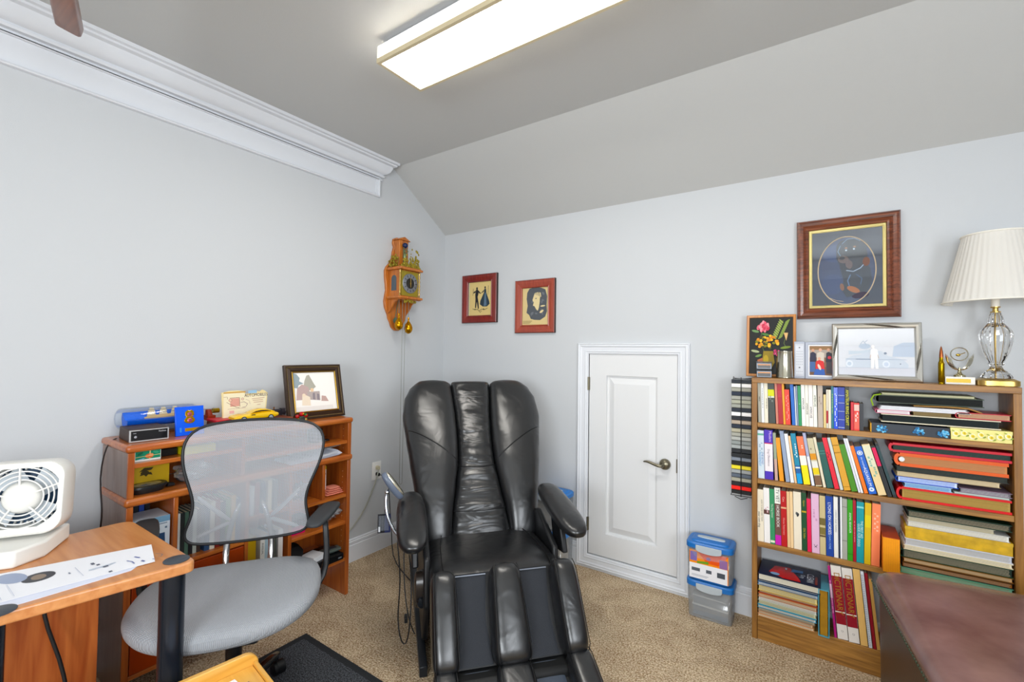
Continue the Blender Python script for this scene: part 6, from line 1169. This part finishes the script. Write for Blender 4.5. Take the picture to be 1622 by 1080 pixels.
G().tube([(.53,-2.415,.7155),(.53,-2.414,.66),(.535,-2.41,.58),(.545,-2.40,.50),(.56,-2.37,.40),(.575,-2.35,.28),(.60,-2.34,.12),(.62,-2.33,.012),(.70,-2.34,.006)],.006,8).obj('cable',BLACKP,t,sub=1)
# strip of wood seen behind the fan
o=G().box(-.012,.012,-.20,.10,0,.02).obj('wooden_rail',wood('rail_wood','#a5602f','#b97640','y',4),None,bevel=.002); o.location=(.30,-2.42,.6969); tag(o,'narrow wooden rail of the low stand behind the desk fan','wooden rail')
o2=G().box(.02,.30,-.20,-.18,0,.6965).obj('low_stand',wood('stand_wood','#8a4a22','#a05c2c','z',4),None,bevel=.002); o2.location=(.0,-2.42,0); tag(o2,'low wooden stand between the desk and the left wall','stand')
# ================================================================= DESK FAN
FW_=mat('#e9e8e3',.3,spec=.5,name='fan_white'); 
fan=thing('desk_fan','small white plastic desk fan with a round grille on the desk','fan',(.49,-2.500,.7503),R(-31))
G().prism([(-.10,-.145,0),(.105,-.145,0),(.130,-.12,0),(.130,.085,0),(.060,.130,0),(-.10,.130,0)],(0,0,.050)).obj('base',FW_,fan,bevel=.007,seg=3)
hb=G()
# head shell: rounded square with depth, front opening
def rsq(w,r,n=8):
    pts=[]
    for cx,cz,a0 in ((w-r,w-r,0),(-w+r,w-r,90),(-w+r,-w+r,180),(w-r,-w+r,270)):
        for i in range(n+1): a=R(a0+90*i/n); pts.append((cx+r*math.cos(a),cz+r*math.sin(a)))
    return pts
HC=Vector((-.030,.038,.168)); tilt=Matrix.Rotation(R(-6),3,'Y')
def H(a,b,z): return HC+tilt@Vector((a,b,z))
vs=[];sq=[(.106,.046,-.052),(.113,.05,-.03),(.113,.05,.040),(.111,.048,.045),(.109,.046,.042),(.108,.046,.030)]
for w,r_,a in sq:
    for x,z in rsq(w,r_): vs.append(H(a,x,z))
k=36; g=G().add(vs,[(i*k+j,i*k+(j+1)%k,(i+1)*k+(j+1)%k,(i+1)*k+j) for i in range(len(sq)-1) for j in range(k)])
# front face plate with round hole
outer=[Vector(p) for p in vs[-k:]]; hole=[]
for x,z in rsq(.108,.046): a=math.atan2(z,x); hole.append(H(.028,.106*math.cos(a),.106*math.sin(a)))
deep=[H(-.035,.103*math.cos(math.atan2(z,x)),.103*math.sin(math.atan2(z,x))) for x,z in rsq(.108,.046)]
g.add(outer+hole+deep,[(j,(j+1)%k,k+(j+1)%k,k+j) for j in range(k)]+[(k+j,k+(j+1)%k,2*k+(j+1)%k,2*k+j) for j in range(k)])
g.obj('head_shell',FW_,fan,ang=.6)
G().cyl(H(-.048,0,0),H(-.044,0,0),.100,n=36).obj('back_screen',mat('#22405c',.5,name='blue_grey_screen'),fan)
g=G()
for rr in (.055,.068,.081,.093,.104): g.tube([H(.020-.0*rr,rr*math.cos(a),rr*math.sin(a)) for a in [2*math.pi*i/48 for i in range(48)]],.0022,6,closed=True)
for i in range(5):
    a=R(72*i+22); g.tube([H(.026,.03*math.cos(a),.03*math.sin(a)),H(.020,.106*math.cos(a),.106*math.sin(a))],.0028,6)
gr=g.obj('grille',FW_,fan)
G().lathe([(0,.022),(.022,.018),(.040,.006),(.050,-.010),(.050,-.02)],H(.020,0,0),tilt@XP,28).obj('hub_cover',FW_,fan)
g=G()
for i in range(36):
    a=2*math.pi*i/36; g.obox(H(-.041,.092*math.cos(a),.092*math.sin(a)),tilt@XP*.006,tilt@Vector((0,math.cos(a),math.sin(a)))*.010,tilt@Vector((0,-math.sin(a),math.cos(a)))*.0022)
g.obj('rear_vents',mat('#dcdcd8',.4),fan)
for i in range(4):
    a=2*math.pi*i/4+.5; g=G(); pts=[]
    g.loft([(H(-.018,rr*math.cos(a+o_),rr*math.sin(a+o_)),tilt@(Vector((.3,-math.sin(a+o_),math.cos(a+o_)))*(.018+.25*rr)),tilt@XP*.0012,3) for rr,o_ in ((.02,0),(.045,.12),(.072,.2),(.088,.24))],12); g.obj('blade',mat('#cfd6dc',.3),fan)
G().ell((.085,.02,.051),.004,.004,.002,10,6).obj('switch',mat('#4a4d50',.4),fan)
# ================================================================= PAPERS ON THE DESK
pp=thing('printed_sheet','long white printed paper strip lying across the desk front','paper',(0,0,.7512))
sq_=[(.768,-2.201),(.922,-2.240),(.872,-2.62),(.845,-2.95),(.60,-2.93),(.640,-2.60)]
G().prism([(x,y,.0012) for x,y in sq_],(0,0,.0006)).obj('sheet',mat('#f2f3f8',.55),pp,smooth=False)
decal('sheet_print',pp,(.60,-2.95,.0020),XP,YP,ZP,[('e',.52,.64,.10,.045,0,'#3a3c44'),('e',.52,.64,.06,.02,0,'#8a7a6c'),('e',.38,.58,.14,.035,15,'#9aa6c0'),('e',.50,.45,.12,.03,0,'#8d98b4'),('e',.50,.45,.05,.015,0,'#3a3c44'),
 ('r',.62,.71,.66,.715,'#8a90a0'),('r',.55,.78,.60,.79,'#5a5f70'),('r',.62,.79,.65,.80,'#5a5f70'),('r',.70,.80,.74,.815,'#5a5f70'),('r',.86,.80,.89,.81,'#5a6070'),('l',[(.74,.87),(.80,.88),(.86,.88)],.003,'#6a76a8'),('l',[(.70,.90),(.76,.91)],.004,'#5a66a0'),('l',[(.84,.905),(.88,.91)],.005,'#4a5690'),('l',[(.88,.935),(.90,.94)],.003,'#6a70a0'),('l',[(.78,.96),(.84,.975),(.88,.965),(.86,.955)],.002,'#6a7480'),
 ('r',.55,.735,.8,.737,'#c0c6d4'),('r',.7,.76,.72,.84,'#c9d2de'),('r',.52,.53,.8,.532,'#c9cfdc'),('r',.52,.56,.8,.562,'#c9cfdc')],.34,.76)
pq_=thing('printed_sheet','second white paper lying partly under the long printed strip','paper',(0,0,.7503))
G().prism([(x,y,.0) for x,y in [(.885,-2.25),(.930,-2.30),(.920,-2.70),(.88,-3.0),(.70,-3.0),(.72,-2.6)]],(0,0,.0008)).obj('sheet',mat('#e2e6f4',.55),pq_,smooth=False)
# ================================================================= YELLOW WOODEN TRAY (bottom left)
YW=wood('birch_yellow','#d69a3a','#e8b455','y',3,.35,.3); YX=wood('birch_yellow_x','#d69a3a','#e8b455','x',3,.35,.3)
ty=thing('wooden_tray_table','yellow wooden tray table with white paper at the bottom edge','tray table',(1.118,-2.040,.40),R(-8))
g=G().prism([(0,.0,0),(.34,.0,0),(.34,-.46,0),(0,-.46,0)],(0,0,.012)); tb=g.obj('board',YX,ty,bevel=.002)
def rail(p0,p1,th,h,name):
    p0,p1=Vector(p0),Vector(p1); d=(p1-p0).normalized(); s=Vector((-d.y,d.x,0)); L=(p1-p0).length; pts=[p0]
    pts=[p0+d*.0,p0+d*L]; r=h*.8
    poly=[p0-ZP*.004,p0+d*L-ZP*.004]+[p0+d*(L-r+r*math.cos(a))+ZP*(h-r+r*math.sin(a)) for a in [math.pi/2*i/6 for i in range(1,6)]]+[p0+d*(L-r)+ZP*h,p0+d*r+ZP*h]+[p0+d*(r-r*math.sin(a))+ZP*(h-r+r*math.cos(a)) for a in [math.pi/2*i/6 for i in range(1,6)]]
    return G().prism(poly,s*th).obj(name,YW,ty,bevel=.003)
rail((-.0005,-.47,0),(-.0005,.018,0),.018,.050,'side_rail'); rail((.3585,-.47,0),(.3585,.018,0),.018,.050,'side_rail')
G().box(0,.34,.0005,.012,-.004,.022).obj('end_rail',YX,ty,bevel=.002)
for x in (.03,.31):
    for y in (-.03,-.43): G().box(x-.012,x+.012,y-.012,y+.012,-.40,-.0005).obj('leg',YW,ty,bevel=.002)
pz=thing('printed_sheet','white sheet with dark lettering lying on the yellow tray','paper',(1.118,-2.040,.4125),R(-8))
G().prism([(.030,-.060,0),(.235,-.030,0),(.27,-.33,0),(.06,-.36,0)],(0,0,.0008)).obj('sheet',mat('#f4f5fa',.5),pz,smooth=False)
text('HOOR',.030,pz,(.085,-.075,.0010),Vector((.15,-.98,0)).normalized(),Vector((.98,.15,0)).normalized(),'#2e4266',sx=1)
# ================================================================= LEATHER OTTOMAN (right foreground)
OT=bpy.data.materials.new('brown_leather'); OT.use_nodes=True; n=OT.node_tree.nodes; L=OT.node_tree.links; b=n['Principled BSDF']
tc=n.new('ShaderNodeTexCoord'); nz=n.new('ShaderNodeTexNoise'); nz.inputs['Scale'].default_value=5; nz.inputs['Detail'].default_value=5; L.new(tc.outputs['Object'],nz.inputs['Vector'])
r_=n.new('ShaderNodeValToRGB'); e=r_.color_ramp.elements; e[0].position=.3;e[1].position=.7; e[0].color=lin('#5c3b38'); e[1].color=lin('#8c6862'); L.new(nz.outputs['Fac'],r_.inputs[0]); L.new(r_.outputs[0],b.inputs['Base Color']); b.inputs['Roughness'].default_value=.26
bp=n.new('ShaderNodeBump'); bp.inputs['Strength'].default_value=.25; bp.inputs['Distance'].default_value=.01; L.new(nz.outputs['Fac'],bp.inputs['Height']); L.new(bp.outputs[0],b.inputs['Normal'])
ot=thing('leather_ottoman','brown leather covered ottoman in the right foreground before the bookcase','ottoman',(2.737,-.585,0),R(7))
secs=[]
OW_,OD=.66,.86
g=G()
for z,ins,e in ((.560,.004,14),(.575,.0,14),(.600,.003,12),(.614,.014,10),(.621,.04,8),(.624,.10,6)): secs.append(((OW_/2,-OD/2,z),XP*(OW_/2-ins),YP*(OD/2-ins),e))
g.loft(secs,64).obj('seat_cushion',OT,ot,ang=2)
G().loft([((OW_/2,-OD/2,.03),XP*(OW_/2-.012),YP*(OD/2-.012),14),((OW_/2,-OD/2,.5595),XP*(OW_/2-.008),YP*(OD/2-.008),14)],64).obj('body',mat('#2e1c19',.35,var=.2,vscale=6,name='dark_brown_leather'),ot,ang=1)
g=G()
for i in range(56): g.ell((-.0015,-.02-i*(OD-.04)/55,.566),.003,.004,.004,6,4)
for i in range(42): g.ell((.02+i*(OW_-.04)/41,.0015,.566),.004,.003,.004,6,4)
g.obj('nailheads',mat('#5c6a5a',.3,.7),ot)
for x in (.05,OW_-.05):
    for y in (-.05,-OD+.05): G().cyl((x,y,0),(x,y,.031),.022,n=16).obj('foot',mat('#1a120e',.4),ot)

for o in sc.objects:
    if o.name.split('.')[0] in ('beading','nailheads','shelf_pin_holes','ridges','page_edges','spiral_binding','brass_crest','rear_vents','numerals'): o['kind']='stuff'
